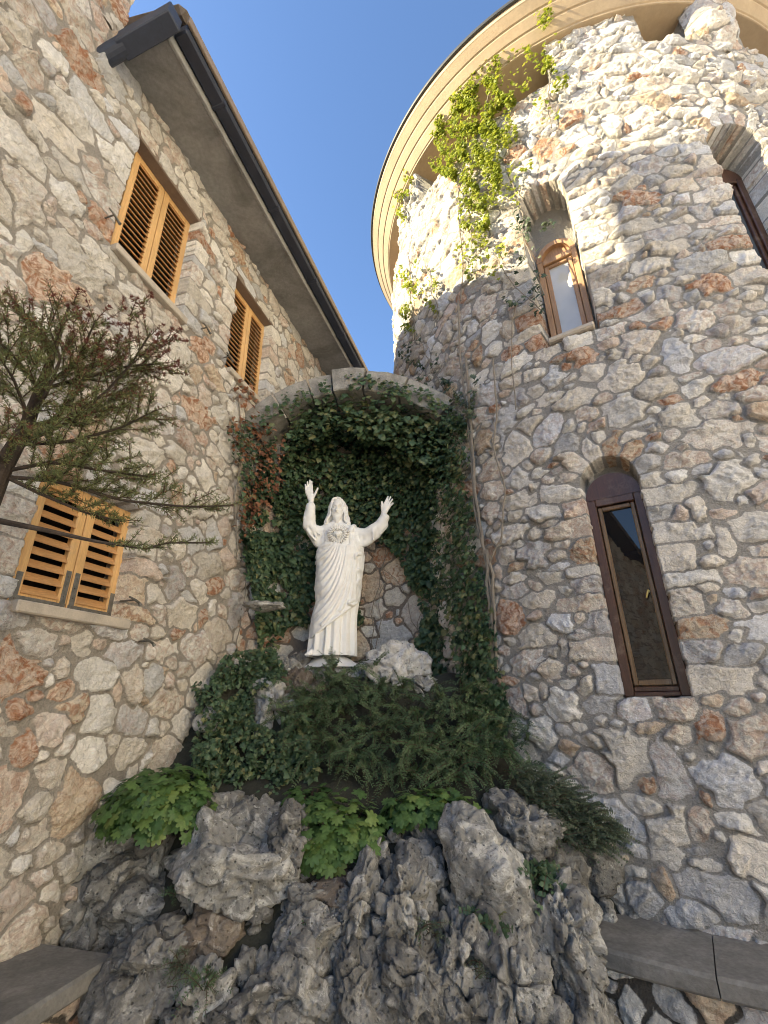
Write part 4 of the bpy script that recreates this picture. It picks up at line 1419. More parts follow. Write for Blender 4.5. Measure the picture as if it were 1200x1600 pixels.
# radiant heart emblem on the breast
hp = front(450, 508, .016)
ex, ez = np.array([1.0, 0, 0]), np.array([0, -.25, .97])
ey = np.cross(ez, ex)
m = MB()
N_ = 44
aa = np.linspace(0, 2 * math.pi, N_, endpoint=False)
ro = np.where(np.arange(N_) % 2 == 0, .108, .070) * (1 + .08 * np.sin(aa * 3))
off = lambda r, a, y: hp + np.stack([r * np.cos(a)] * 3, -1) * ex + np.stack([r * np.sin(a) * .95] * 3, -1) * ez + y * ey
G = np.stack([off(ro * .02, aa, -.020), off(ro * .50, aa, -.016), off(ro * .72, aa, -.040), off(ro, aa, -.034), off(ro, aa, .03)])
m.grid(G, wrap=True, flip=True)
em = m.build('heart_emblem', M_stat, statue)
m = MB()
t = np.linspace(0, 2 * math.pi, 40, endpoint=False)
hx, hy = .0026 * 16 * np.sin(t) ** 3, .0026 * (13 * np.cos(t) - 5 * np.cos(2 * t) - 2 * np.cos(3 * t) - np.cos(4 * t))
hf = lambda k, y: hp + (hx * k)[:, None] * ex + (hy * k)[:, None] * ez + y * ey
m.grid(np.stack([hf(.02, -.056), hf(.45, -.052), hf(.85, -.042), hf(1, -.014)]), wrap=True)
m.tube([hp + ez * .035 - ey * .034, hp + ez * .075 - ey * .034], .006, 8)
m.tube([hp + ez * .058 - ey * .034 - ex * .015, hp + ez * .058 - ey * .034 + ex * .015], .005, 8)
m.build('heart', M_stat, em)
# base mound
D_, F_ = ico(5)
bc = S(388, 1516, .02)
V_ = D_ * np.array([.262, .22, S(388, 1400)[2] - bc[2]])
rh_ = np.hypot(D_[:, 0], D_[:, 1])
V_[:, 2] = np.where(D_[:, 2] < 0, V_[:, 2] * .15, (S(388, 1392)[2] - bc[2]) * (1 - rh_ ** 1.5))
V_ = V_ + D_ * (fbm(V_, 7, 3, 3) * .018)[:, None]
make('base', V_ + bc, [F_], M_stat, statue, True)
# ------------------------------------------------------------------ building added to bounce sunlight into the shade (behind the camera, to the right)
bounce_bld = empty('bounce_building', (7.4, -7, 0), 'long white rendered building added out of view to bounce sunlight onto the shaded stonework', 'building')
M_bounce = mat_plain('bounce_white_render', (.79, .785, .77), .9, .06, 2, .2)
m = MB()
m.box((7.4, -27, 0), (6, 0, 0), (0, 28.0, 0), (0, 0, 11))
m.build('wall', M_bounce, bounce_bld)
for k in range(6):
    for z in (1.2, 4.4, 7.2):
        y = -16 + k * 2.9
        m = MB()
        m.box((7.33, y, z - .1), (.12, 0, 0), (0, 1.1, 0), (0, 0, .08), bev=.01)
        m.build('window_sill', M_gran, bounce_bld)
for k in range(6):
    for z in (1.2, 4.4, 7.2):
        y = -16 + k * 2.9
        m = MB()
        m.box((7.35, y + .05, z), (.06, 0, 0), (0, 1.0, 0), (0, 0, 1.4), bev=.01)
        m.build('shutter', M_shut, bounce_bld)
m = MB()
m.box((6.8, -27.4, 11), (7.2, 0, 0), (0, 28.8, 0), (0, 0, .25), bev=.02)
m.build('roof', M_tile, bounce_bld)
# ------------------------------------------------------------------ foliage
def mat_leaf(name, ca, cb, cc=None, rough=.42, trans=.22):
    t = NT(name)
    f = t.attr('tint', 'Fac')
    r = t.n('ValToRGB', Fac=f)
    el = r.color_ramp.elements
    el[0].color, el[1].color = (*ca, 1), (*cb, 1)
    el[1].position = .8 if cc else 1.0
    if cc:
        e = el.new(1.0)
        e.color = (*cc, 1)
    c = t.scalec(r.outputs[0], t.mapr(t.noise(60, 3), .3, .7, .8, 1.2))
    t.done(c, rough, t.bump(t.noise(140, 2), .25, .002), Specular__IOR__Level=.35)
    tr = t.n('BsdfTranslucent')
    t.set(tr.inputs['Color'], t.scalec(c, 1.25))
    mx = t.n('MixShader')
    mx.inputs[0].default_value = trans
    t.t.links.new(t.b.outputs[0], mx.inputs[1])
    t.t.links.new(tr.outputs[0], mx.inputs[2])
    t.t.links.new(mx.outputs[0], t.t.nodes['Material Output'].inputs[0])
    return t.m
def outline(r_deg):
    return np.array([(r * math.sin(rad(d)), r * math.cos(rad(d))) for d, r in r_deg])
def fan(pts, cx=0.0, cy=.38, dome=.10, tip=.18):
    """leaf blade: outline plus a centre, cupped; y runs from stalk to tip"""
    P = np.vstack([[cx, cy], pts])
    rr = np.hypot(P[:, 0], P[:, 1] - cy)
    z = dome - dome * (rr / rr.max()) ** 1.0 * 1.6 - tip * np.maximum(P[:, 1] - .5, 0) ** 2
    V = np.column_stack([P, z])
    n = len(pts)
    F = np.array([[0, 1 + i, 1 + (i + 1) % n] for i in range(n)])
    return V, F
_h = [(.0, .06), (.16, -.10), (.38, -.06), (.30, .14), (.52, .30), (.30, .42), (.26, .62), (.10, .78), (0, 1.0)]
IVY = fan(np.array(_h + [(-x, y) for x, y in _h[-2:0:-1]]), dome=.09)
_h = [(.0, .08), (.20, -.02), (.38, .10), (.46, .32), (.36, .56), (.20, .78), (0, 1.0)]
HEART = fan(np.array(_h + [(-x, y) for x, y in _h[-2:0:-1]]), dome=.07)
_g = []
for k in range(7):
    a = (k - 3) * 44
    _g += [(a - 22, .33), (a - 11, .47), (a, .52), (a + 11, .47)]
_gp = outline(_g + [(176, .20)]) + np.array([0, .45])
GERAN = fan(_gp[::-1], cy=.45, dome=.06, tip=0.0)
_h = [(0, 0), (.13, .25), (.17, .5), (.10, .8), (0, 1)]
LANCE = fan(np.array(_h + [(-x, y) for x, y in _h[-2:0:-1]]), cy=.5, dome=.03)
DIAM = (np.array([(0, 0, 0), (.16, .45, .03), (0, 1, -.03), (-.16, .45, .03)]), np.array([[0, 1, 2], [0, 2, 3]]))
def nrm(v):
    return v / (np.linalg.norm(v, axis=-1, keepdims=True) + 1e-9)
def leaves(m_list, P, N, A, size, tmpl, rng, tint=None, asp=1.0):
    """append leaf blades: at P, facing N, running along A"""
    P, N, A = np.asarray(P), nrm(np.asarray(N)), np.asarray(A)
    A = nrm(A - N * np.sum(A * N, 1)[:, None])
    B = np.cross(A, N)
    size = np.broadcast_to(np.asarray(size, float), (len(P),))
    V, F = tmpl
    W = P[:, None] + size[:, None, None] * (V[None, :, 0, None] * B[:, None] * asp + V[None, :, 1, None] * A[:, None] + V[None, :, 2, None] * N[:, None])
    FF = F[None] + (np.arange(len(P)) * len(V))[:, None, None]
    if tint is None:
        tint = rng.random(len(P))
    m_list.append((W.reshape(-1, 3), FF.reshape(-1, F.shape[1]), np.repeat(tint, len(V))))
def leaf_build(name, m_list, mat, parent):
    V, F, T, o = [], [], [], 0
    for v, f, t in m_list:
        V.append(v)
        F.append(f + o)
        T.append(t)
        o += len(v)
    return make(name, np.concatenate(V), [np.concatenate(F)], mat, parent, False, dict(tint=np.concatenate(T)))
def inpoly(poly, pts):
    x, y = pts[:, 0], pts[:, 1]
    c = np.zeros(len(pts), bool)
    n = len(poly)
    for i in range(n):
        x0, y0 = poly[i]
        x1, y1 = poly[(i + 1) % n]
        k = ((y0 > y) != (y1 > y))
        with np.errstate(divide='ignore', invalid='ignore'):
            c ^= k & (x < (x1 - x0) * (y - y0) / (y1 - y0 + 1e-12) + x0)
    return c
def poly_pts(poly, n, rng):
    poly = np.array(poly, float)
    lo, hi = poly.min(0), poly.max(0)
    out = np.zeros((0, 2))
    while len(out) < n:
        q = lo + rng.random((n * 3, 2)) * (hi - lo)
        out = np.vstack([out, q[inpoly(poly, q)]])
    return out[:n]
def hit_cyl(px, r):
    V = px[:, 0:1] * 0 + (px[:, 0:1] - 600) * _r - (px[:, 1:2] - 800) * _u + FPX * _f
    o = CPOS[:2] - TA
    a = (V[:, :2] ** 2).sum(1)
    b = 2 * V[:, :2] @ o
    c = o @ o - r * r
    D = b * b - 4 * a * c
    t = (-b - np.sqrt(np.maximum(D, 0))) / (2 * a)
    return CPOS + V * t[:, None], D > 0
def hit_plane(px, p0, nn):
    V = (px[:, 0:1] - 600) * _r - (px[:, 1:2] - 800) * _u + FPX * _f
    t = ((p0 - CPOS) @ nn) / (V @ nn)
    return CPOS + V * t[:, None]
RN = np.random.default_rng(5)
DOWN = np.array([0, 0, -1.0])
M_ivy = mat_leaf('ivy_leaf', (.034, .066, .036), (.09, .145, .072), (.20, .20, .09))
M_ivyb = mat_leaf('withered_leaf', (.12, .045, .022), (.26, .115, .055), (.34, .17, .10), .7)
M_vine = mat_leaf('vine_leaf', (.16, .21, .022), (.30, .33, .035), (.42, .42, .06), .5, .35)
M_ger = mat_leaf('geranium_leaf', (.050, .105, .034), (.110, .190, .055), (.17, .23, .065), .5, .25)
M_shr = mat_leaf('shrub_leaf', (.040, .078, .036), (.095, .150, .070), (.15, .20, .09), .5)
M_cot = mat_leaf('small_leaf', (.045, .070, .045), (.095, .125, .075), (.14, .17, .10), .5)
M_fir = mat_leaf('fir_needle', (.095, .125, .050), (.18, .20, .075), (.27, .26, .10), .5, .12)
M_red = mat_leaf('withered_needle', (.10, .030, .024), (.19, .060, .045), (.26, .10, .06), .6, .1)
M_stem = mat_plain('vine_stem', (.23, .20, .165), .9, .25, 20, .4)
M_bark = mat_plain('fir_bark', (.060, .045, .036), .9, .35, 18, .7, .01, 50)
M_twig = mat_plain('brown_twig', (.075, .045, .032), .85, .3, 30, .3)

# ---- ivy in the niche
ivy = empty('ivy', nic(1.1, .5, 1.8), 'dense dark green ivy covering the arched niche wall around the white statue', 'ivy')
L = []
a = RN.random(26000) * arc[-1]
x0, _ = niche_back(a, 0)
zt_ = arch_z(x0, ARI)
z = 1.35 + RN.random(len(a)) * (zt_ - 1.30)
depth = RN.random(len(a)) ** 1.6 * (.10 + .22 * sstep(3.0, 4.4, z) + .10 * np.clip(pn(np.stack([a, z, a * 0], -1), 2.6, 9), -.3, .6))
P = niche_map(a, z, depth + .03)
px = proj(P)
stone_gap = [(556, 846), (600, 842), (640, 888), (652, 925), (664, 962), (650, 1000), (662, 1062), (548, 1062), (560, 950)]
stone_gap2 = [(440, 985), (475, 965), (500, 900), (505, 1060), (430, 1060)]
edge_ok = [(352, 690), (386, 664), (420, 640), (470, 622), (520, 612), (590, 610), (660, 632), (730, 690), (760, 760), (800, 1130), (560, 1140), (415, 1080), (396, 930), (372, 800)]
nz = pn(np.stack([a, z, a * 0 + 4], -1), 5, 3) * 26
ok = inpoly(edge_ok, px) & ~inpoly(stone_gap, px + nz[:, None]) & ~inpoly(stone_gap2, px + nz[:, None])
thin = pn(np.stack([a, z, a * 0 + 9], -1), 4, 31)
ok &= ~((px[:, 0] < 440) & (px[:, 1] < 830) & (thin > .02))
ok &= ~((thin > .22) & (RN.random(len(a)) < .8))
P, a, z = P[ok], a[ok], z[ok]
x1, y1 = niche_back(a, .1)
x2, y2 = niche_back(a, .0)
Nw = nic(x1, y1, z) - nic(x2, y2, z)
n_ = len(P)
Nf = nrm(Nw) * .8 + np.array([0, -.1, .55]) + RN.normal(0, .38, (n_, 3))
A = DOWN + RN.normal(0, .45, (n_, 3)) + nrm(Nw) * .35
size = RN.uniform(.032, .068, n_)
k = RN.random(n_) < .25
leaves(L, P[~k], Nf[~k], A[~k], size[~k], IVY, RN)
leaves(L, P[k], Nf[k], A[k], size[k] * 1.25, HEART, RN)
# hanging over the front of the arch
q = poly_pts([(455, 640), (500, 605), (560, 612), (640, 625), (700, 650), (735, 690), (735, 760), (600, 680), (520, 660), (440, 700)], 1500, RN)
P = hit_plane(q, nic(1, -.02, 3), NY) + RN.random(1500)[:, None] * np.array([0, .30, 0])
leaves(L, P, np.array([0, -.75, .6]) + RN.normal(0, .35, (1500, 3)), DOWN + RN.normal(0, .4, (1500, 3)), RN.uniform(.04, .085, 1500), HEART, RN, RN.random(1500) * .6 + .4)
for poly, n in (([(640, 600), (668, 606), (735, 660), (735, 690), (690, 660)], 170), ([(400, 650), (440, 612), (470, 606), (500, 612), (440, 650), (420, 676)], 90), ([(585, 590), (640, 600), (640, 626), (590, 615)], 90), ([(540, 585), (580, 582), (584, 604), (545, 606)], 40), ([(498, 594), (512, 590), (516, 612), (500, 614)], 24)):
    q = poly_pts(poly, n, RN)
    P = hit_plane(q, nic(1, -.07, 3), NY)
    leaves(L, P, np.array([0, -.8, .5]) + RN.normal(0, .35, (n, 3)), DOWN + RN.normal(0, .5, (n, 3)), RN.uniform(.03, .065, n), HEART, RN, RN.random(n) * .6 + .4)
leaf_build('foliage', L, M_ivy, ivy)
m = MB()
for _ in range(11):
    a0, z0 = RN.uniform(.2, arc[-1] - .2), 1.5
    zz = np.linspace(1.4, RN.uniform(2.4, 4.2), 14)
    aa = a0 + np.cumsum(RN.normal(0, .05, 14))
    m.tube(niche_map(np.clip(aa, .02, arc[-1] - .02), zz, .045 + RN.random(14) * .03), np.linspace(.006, .003, 14), 6)
m.build('stem', M_stem, ivy)
# ---- ivy on the tower side and down its foot
def tower_ivy(name, label, polys, mat, seed, tmpl=IVY, size=(.03, .06), thick=.10, stems=(), out=.03, group=None, tint=None, ragged=1):
    r = np.random.default_rng(seed)
    e = empty(name, hit_cyl(np.array([polys[0][0][0]], float), TR + .05)[0][0], label, 'climbing plant', group)
    L = []
    for poly, n in polys:
        q = poly_pts(poly, int(n * ragged), r)
        jx = np.column_stack([q / 30., q[:, 0] * 0])
        q = q + np.column_stack([pn(jx, 1.0, seed + 3), pn(jx, 1.0, seed + 4)]) * 34 * (ragged > 1)
        nzq = pn(np.column_stack([q[:, 0] / 17., q[:, 1] / 30., q[:, 0] * 0]), 1.0, seed) + .5 * pn(np.column_stack([q[:, 0] / 7., q[:, 1] / 12., q[:, 0] * 0]), 1.0, seed + 1)
        q = q[nzq > (-.22 if ragged == 1 else -.09)]
        P, okk = hit_cyl(q, TR + .03)
        P = P[okk]
        n_ = len(P)
        Nw = nrm(np.column_stack([P[:, :2] - TA, np.zeros(n_)]))
        P = P + Nw * (out + r.random(n_) ** 1.5 * thick)[:, None]
        leaves(L, P, Nw * .8 + np.array([0, 0, .5]) + r.normal(0, .4, (n_, 3)), DOWN + Nw * .3 + r.normal(0, .5, (n_, 3)), r.uniform(*size, n_), tmpl, r, None if tint is None else r.uniform(*tint, n_))
    leaf_build('foliage', L, mat, e)
    if stems:
        m = MB()
        for pl, w_ in stems:
            pl = np.array(pl, float)
            t = np.linspace(0, 1, len(pl))
            tn = np.linspace(0, 1, 40)
            qq = np.stack([np.interp(tn, t, pl[:, k]) for k in (0, 1)], 1) + np.cumsum(r.normal(0, .9, (40, 2)), 0) * np.sin(tn * np.pi)[:, None]
            P, okk = hit_cyl(qq, TR + .055)
            m.tube(P[okk], w_, 6)
        m.build('stem', M_stem, e)
    return e
tower_ivy('ivy', 'dark ivy column running down the seam between niche and tower, with bare grey stems',
          [([(690, 660), (735, 655), (742, 760), (750, 860), (775, 960), (792, 1060), (806, 1140), (770, 1160), (720, 1000), (700, 850)], 2600)], M_ivy, 61, thick=.16,
          stems=[([(716, 470), (718, 560), (727, 640), (736, 720), (738, 800), (752, 870), (766, 940), (772, 1010), (776, 1060)], .010), ([(728, 560), (733, 660), (740, 760), (757, 860), (770, 900), (768, 980)], .012),
                 ([(770, 560), (778, 640), (772, 700), (790, 760), (782, 840), (765, 880)], .007), ([(760, 860), (772, 950), (770, 1050)], .016)])
tower_ivy('vine', 'large sunlit yellow green creeper hanging from the tower cornice over the wide top opening',
          [([(684, 190), (705, 150), (742, 118), (752, 88), (772, 92), (790, 128), (798, 170), (800, 215), (788, 262), (752, 292), (722, 300), (690, 284), (672, 262), (700, 232)], 4600),
           ([(672, 270), (700, 225), (735, 240), (730, 275), (690, 290)], 260),
           ([(712, 285), (790, 268), (800, 300), (772, 330), (768, 390), (742, 392), (722, 330)], 800),
           ([(795, 240), (830, 260), (820, 300), (800, 330), (785, 280)], 60), ([(690, 150), (740, 120), (700, 200), (686, 210)], 160), ([(722, 380), (745, 385), (752, 440), (735, 450)], 50), ([(760, 390), (790, 380), (790, 440), (770, 430)], 50), ([(775, 105), (870, 60), (872, 72), (800, 128)], 60), ([(795, 135), (860, 118), (862, 132), (800, 160)], 70)], M_vine, 62, thick=.10, ragged=1.6,
          stems=[([(715, 285), (718, 340), (722, 400), (720, 470)], .008), ([(770, 120), (750, 220), (730, 300), (738, 380)], .009), ([(790, 260), (812, 330), (820, 400)], .006)], size=(.028, .055))
tower_ivy('vine', 'narrow yellow green creeper strip at the far left edge of the tower top',
          [([(622, 268), (640, 252), (650, 275), (642, 310), (640, 352), (628, 350), (622, 310)], 330)], M_vine, 63, ragged=1.5, thick=.12, stems=[([(636, 260), (632, 310), (636, 350)], .007)], size=(.03, .055))
tower_ivy('vine', 'yellow green creeper strands crossing the shadow line on the left side of the tower',
          [([(630, 398), (648, 395), (648, 440), (656, 480), (650, 520), (640, 515), (634, 450)], 330), ([(658, 412), (676, 420), (690, 470), (676, 484), (664, 450)], 150)], M_vine, 64, ragged=1.5, thick=.08,
          stems=[([(638, 400), (642, 460), (648, 530)], .007), ([(665, 415), (672, 450), (684, 480)], .006)], size=(.03, .055))
tower_ivy('vine', 'small yellow green creeper tuft on the stone pillar right of the wide top opening',
          [([(842, 108), (868, 98), (888, 112), (880, 150), (856, 160), (846, 136)], 190), ([(850, 150), (875, 150), (870, 200), (850, 210)], 40)], M_vine, 65, ragged=1.3, thick=.12, stems=[([(862, 105), (858, 160), (862, 200)], .006)], size=(.03, .055))
tower_ivy('vine', 'creeper sprig trailing over the cornice at the top of the photo',
          [([(838, 50), (850, 20), (878, 2), (890, 4), (868, 40), (862, 72), (848, 80)], 200)], M_vine, 66, thick=.05, out=.16, size=(.03, .05), stems=[([(885, 2), (858, 40), (850, 78)], .006)])
tower_ivy('vine', 'shaded dull green creeper around the left side of the arched window halfway up the tower',
          [([(800, 440), (830, 400), (858, 455), (852, 515), (800, 495), (785, 470)], 90), ([(825, 350), (870, 345), (868, 362), (828, 372)], 26), ([(800, 330), (835, 360), (838, 430), (812, 420)], 70)], M_cot, 67, ragged=1.4, thick=.08, size=(.035, .055),
          stems=[([(770, 390), (800, 450), (850, 490)], .005), ([(800, 330), (818, 380), (850, 460)], .005), ([(806, 470), (800, 560), (806, 640)], .005)])
tower_ivy('vine', 'dull green shaded creeper tufts on the tower just right of the stone arch',
          [([(660, 570), (690, 560), (712, 600), (700, 640), (672, 620)], 130), ([(690, 610), (740, 605), (745, 660), (705, 680)], 150), ([(645, 530), (656, 528), (660, 560), (648, 575)], 40)], M_cot, 68, ragged=1.4, thick=.08, size=(.035, .06),
          stems=[([(650, 520), (672, 560), (700, 620)], .005)])
# ---- withered and green ivy where the house wall meets the niche
e = empty('ivy', usz(WALL_U + .05, 3.5, 2.6), 'half withered brown ivy on the house wall left of the niche', 'ivy')
for poly, n, mt, nm in (([(352, 655), (392, 640), (440, 690), (425, 760), (405, 800), (372, 850), (362, 800), (380, 740), (356, 700)], 330, M_ivyb, 'withered_foliage'),
                        ([(352, 660), (385, 650), (392, 720), (376, 790), (400, 830), (410, 900), (398, 960), (378, 880), (366, 760)], 360, M_ivy, 'foliage'),
                        ([(362, 590), (386, 610), (388, 640), (366, 636)], 40, M_ivyb, 'withered_foliage')):
    q = poly_pts(poly, n, RN)
    P = hit_plane(q, usz(WALL_U + .05, 3, 2), LN)
    s_ = P @ LD
    over = s_ > 3.62
    P[over] = hit_plane(q[over], nic(.2, -.02, 2), NY)
    P = P + LN * RN.random((n, 1)) * .12
    L = []
    leaves(L, P, LN * .6 + np.array([0, -.5, .5]) + RN.normal(0, .45, (n, 3)), DOWN + RN.normal(0, .55, (n, 3)), RN.uniform(.03, .06, n), IVY, RN)
    leaf_build(nm, L, mt, e)
m = MB()
for pl in ([(372, 860), (366, 780), (380, 700), (372, 620)], [(400, 960), (385, 860), (392, 760), (410, 690)]):
    pl = np.array(pl, float)
    tn = np.linspace(0, 1, 24)
    qq = np.stack([np.interp(tn, np.linspace(0, 1, 4), pl[:, k]) for k in (0, 1)], 1)
    m.tube(hit_plane(qq, usz(WALL_U + .05, 3, 2), LN), .007, 6)
m.build('stem', M_stem, e)
# ---- bushy plants built on mounds
def mound(name, label, cat, c, R, n, tmpl, mat, size, seed, up=.6, flatten=1.0, stems=20, group=None, shell=.55, tint=None, base=None):
    r = np.random.default_rng(seed)
    c = np.array(c)
    e = empty(name, c - np.array([0, 0, R[2] * .7]), label, cat, group)
    d = nrm(r.normal(0, 1, (n, 3)))
    d[:, 2] = np.abs(d[:, 2]) * 1.1 - .35
    d = nrm(d)
    lump = 1 + .30 * pn(d + seed, 2.2, seed) + .20 * pn(d + seed, 5, seed)
    rr = (shell + (1 - shell) * r.random(n) ** .6) * lump
    P = c + d * rr[:, None] * np.array(R)
    Nf = d * .7 + np.array([0, -.15, up]) + r.normal(0, .28, (n, 3))
    A = d * np.array([1, 1, .2]) + DOWN * .45 + r.normal(0, .35, (n, 3))
    L = []
    leaves(L, P, Nf, A, r.uniform(*size, n), tmpl, r, None if tint is None else r.uniform(*tint, n))
    leaf_build('foliage', L, mat, e)
    m = MB()
    b = c - np.array([0, 0, R[2] * .75])
    for i in r.integers(0, n, stems):
        mid = b + (P[i] - b) * .5 + np.array([0, 0, .03])
        m.tube([b + r.normal(0, .02, 3), mid, P[i]], [.004, .003, .002], 5)
    m.build('stem', M_twig, e)
    return e
pb = lambda x, y, Y: at_y(x, y, Y)
mound('leafy_plant', 'round bright green lobed leaf plant against the house wall left of the rocks', 'plant', pb(250, 1262, 3.06) , (.30, .24, .20), 520, GERAN, M_ger, (.06, .10), 71)
mound('leafy_plant', 'bright green lobed leaf plant drooping over the middle rocks', 'plant', pb(525, 1310, 3.00), (.24, .18, .21), 420, GERAN, M_ger, (.055, .095), 72, tint=(.25, 1))
mound('leafy_plant', 'low bright green lobed leaf plant behind the right hand rocks, below the feathery shrub', 'plant', pb(672, 1268, 3.10), (.27, .16, .11), 360, GERAN, M_ger, (.05, .085), 73)
mound('leafy_plant', 'darker green lobed leaf plant between the hollowed boulder and the drooping bright plant', 'plant', pb(480, 1262, 3.22), (.15, .12, .11), 170, GERAN, M_ger, (.05, .08), 74, tint=(0, .4))
# ---- feathery shrub in front of the statue's ledge
def frond_shrub(name, label, cat, fr, mat, seed, leaf=(.016, .026), tmpl=LANCE, step=.011, group=None, base=None):
    """fr: list of (root, direction, length, droop)"""
    r = np.random.default_rng(seed)
    e = empty(name, base if base is not None else fr[0][0], label, cat, group)
    L = []
    m = MB()
    for root, dr, ln, droop in fr:
        n = max(6, int(ln / step))
        t = np.linspace(0, 1, n)
        dr = np.asarray(dr) / np.linalg.norm(dr)
        sw = r.normal(0, .10, 3)
        P = root + ln * (t[:, None] * dr + (t ** 2)[:, None] * (DOWN * droop + sw))
        T = nrm(np.gradient(P, axis=0))
        side = nrm(np.cross(T, np.array([0, -1.0, .45]) + r.normal(0, .35, 3)))
        Nn = nrm(np.cross(side, T))
        m.tube(P[::3] if n > 8 else P, np.linspace(.0022, .0008, len(P[::3] if n > 8 else P)), 4, cap=False)
        sz = r.uniform(*leaf, n) * (1 - .45 * t) * np.where(t < .12, .4, 1)
        tn = np.clip(r.uniform(.1, .8) + r.normal(0, .12, n) + .2 * t, 0, 1)
        for sg in (-1, 1):
            leaves(L, P, Nn + r.normal(0, .25, (n, 3)), side * sg + T * .75 + r.normal(0, .15, (n, 3)), sz, tmpl, r, tn)
    leaf_build('foliage', L, mat, e)
    m.build('stem', M_twig, e)
    return e
r = np.random.default_rng(81)
fr = []
ctrs = [(560, 1085, 3.78), (620, 1090, 3.72), (690, 1100, 3.66), (740, 1120, 3.60), (520, 1120, 3.70), (600, 1140, 3.56), (670, 1150, 3.52), (740, 1160, 3.50), (560, 1180, 3.48), (640, 1195, 3.42), (710, 1200, 3.40), (770, 1180, 3.46), (500, 1165, 3.55), (530, 1060, 3.88), (480, 1100, 3.75)]
for (x, y, Y) in ctrs:
    for _ in range(38):
        root = at_y(x + r.normal(0, 26), y + r.normal(0, 14), Y + r.normal(0, .06))
        an = r.uniform(-2.6, -.5)
        fr.append((root, (math.cos(an), math.sin(an), r.uniform(.1, 1.0)), r.uniform(.18, .34), r.uniform(.15, .85)))
frond_shrub('feathery_shrub', 'large dark green shrub with feathery drooping fronds in front of the statue ledge', 'shrub', fr, M_shr, 82, base=at_y(640, 1230, 3.5), leaf=(.022, .036), step=.010)
fr = []
for _ in range(480):
    x, y = poly_pts([(800, 1200), (850, 1215), (905, 1250), (960, 1300), (930, 1330), (880, 1320), (830, 1270), (800, 1240)], 1, r)[0]
    root = at_y(x, y, 3.22 + r.normal(0, .06) - .0012 * (x - 800))
    an = r.uniform(-1.9, .1)
    fr.append((root, (math.cos(an), math.sin(an), r.uniform(.0, .7)), r.uniform(.08, .17), r.uniform(.1, .6)))
frond_shrub('small_leaved_shrub', 'fine leaved grey green shrub spreading along the tower wall right of the rocks', 'shrub', fr, M_cot, 83, leaf=(.012, .018), tmpl=HEART, step=.010, base=at_y(880, 1330, 3.1))
# ---- dark ivy tumbling down on the left below the statue
e = empty('ivy', at_y(390, 1240, 3.5), 'dark ivy mass tumbling down between the house wall and the feathery shrub', 'ivy')
L = []
for poly, n, Y0, mt_ in (([(355, 1020), (425, 1010), (450, 1050), (400, 1080), (395, 1130), (345, 1110), (330, 1060)], 1700, 3.64, 0), ([(300, 1060), (350, 1080), (400, 1130), (460, 1150), (470, 1230), (440, 1265), (330, 1255), (300, 1190), (310, 1120)], 2600, 3.55, 0),
                         ([(300, 1165), (345, 1150), (340, 1240), (305, 1210)], 300, 3.4, 0), ([(440, 1120), (480, 1110), (500, 1200), (470, 1260), (440, 1220)], 700, 3.5, 0)):
    q = poly_pts(poly, n, RN)
    nzq = pn(np.column_stack([q / 26., q[:, 0] * 0]), 1.0, 15)
    q = q[nzq > -.25]
    n = len(q)
    Yv = Y0 - (q[:, 1] - 1130) * .0018 + .18 * RN.random(n) + .18 * pn(np.column_stack([q / 40., q[:, 0] * 0]), 1.0, 16)
    V = (q[:, 0:1] - 600) * _r - (q[:, 1:2] - 800) * _u + FPX * _f
    P = CPOS + V * (Yv / V[:, 1])[:, None]
    leaves(L, P, np.array([.1, -.7, .6]) + RN.normal(0, .42, (n, 3)), DOWN + RN.normal(0, .6, (n, 3)), RN.uniform(.022, .045, n), IVY, RN)
leaf_build('foliage', L, M_ivy, e)
m = MB()
for _ in range(5):
    x = RN.uniform(350, 440)
    tn = np.linspace(0, 1, 30)
    m.tube(np.stack([at_y(x + 8 * math.sin(3 * q + x), 1240 - 170 * q, 3.80 - (70 - 170 * q) * .0018) for q in tn]), .004, 5)
m.build('stem', M_stem, e)
# ---- sprigs and little plants in the rocks
def tuft(name, label, x, y, dz, n, ln, mat, seed, up=.6, leaf=(.014, .024), tmpl=LANCE, droop=.5, step=.010):
    r = np.random.default_rng(seed)
    b = on_bank(x, y) + np.array([0, -.10, dz])
    fr = []
    for _ in range(n):
        an = r.uniform(-3.2, .1)
        fr.append((b + r.normal(0, .02, 3), (math.cos(an), math.sin(an), r.uniform(.1, up * 2)), r.uniform(.6, 1) * ln, r.uniform(.2, droop * 1.6)))
    return frond_shrub(name, label, 'plant', fr, mat, seed, leaf=leaf, tmpl=tmpl, step=step, base=b)
tuft('small_fern', 'tiny fern in the hollow of the pale boulder at the left of the rockery', 285, 1392, .03, 16, .10, M_shr, 91)
tuft('small_fern', 'small dark fern growing in the hollow of the grey rock left of centre', 492, 1462, .03, 14, .09, M_shr, 92)
tuft('weed', 'leafy weed with narrow leaves in the dark gap at the bottom left', 330, 1540, .04, 24, .14, M_shr, 93, up=.9)
tuft('weed', 'second narrow leaved weed just above the dark gap at the lower left', 290, 1510, .04, 14, .11, M_cot, 94, up=.9)
tuft('creeping_plant', 'dark round leaved plant hanging in the cleft under the craggy overhanging rock', 832, 1385, .06, 26, .17, M_ivy, 95, leaf=(.03, .045), tmpl=HEART, step=.024)
tuft('creeping_plant', 'dark round leaved plant below the largest pale boulder', 752, 1450, .04, 18, .12, M_ivy, 96, leaf=(.026, .04), tmpl=HEART, step=.022)
tuft('weed', 'trailing weed beside the tall rock full of holes', 665, 1450, .04, 14, .14, M_cot, 97, droop=1.0)
tuft('weed', 'moss like weed between rocks at the bottom right of centre', 740, 1500, .02, 14, .09, M_cot, 98)
fr = []
b = at_y(520, 1046, 3.98)
r = np.random.default_rng(99)
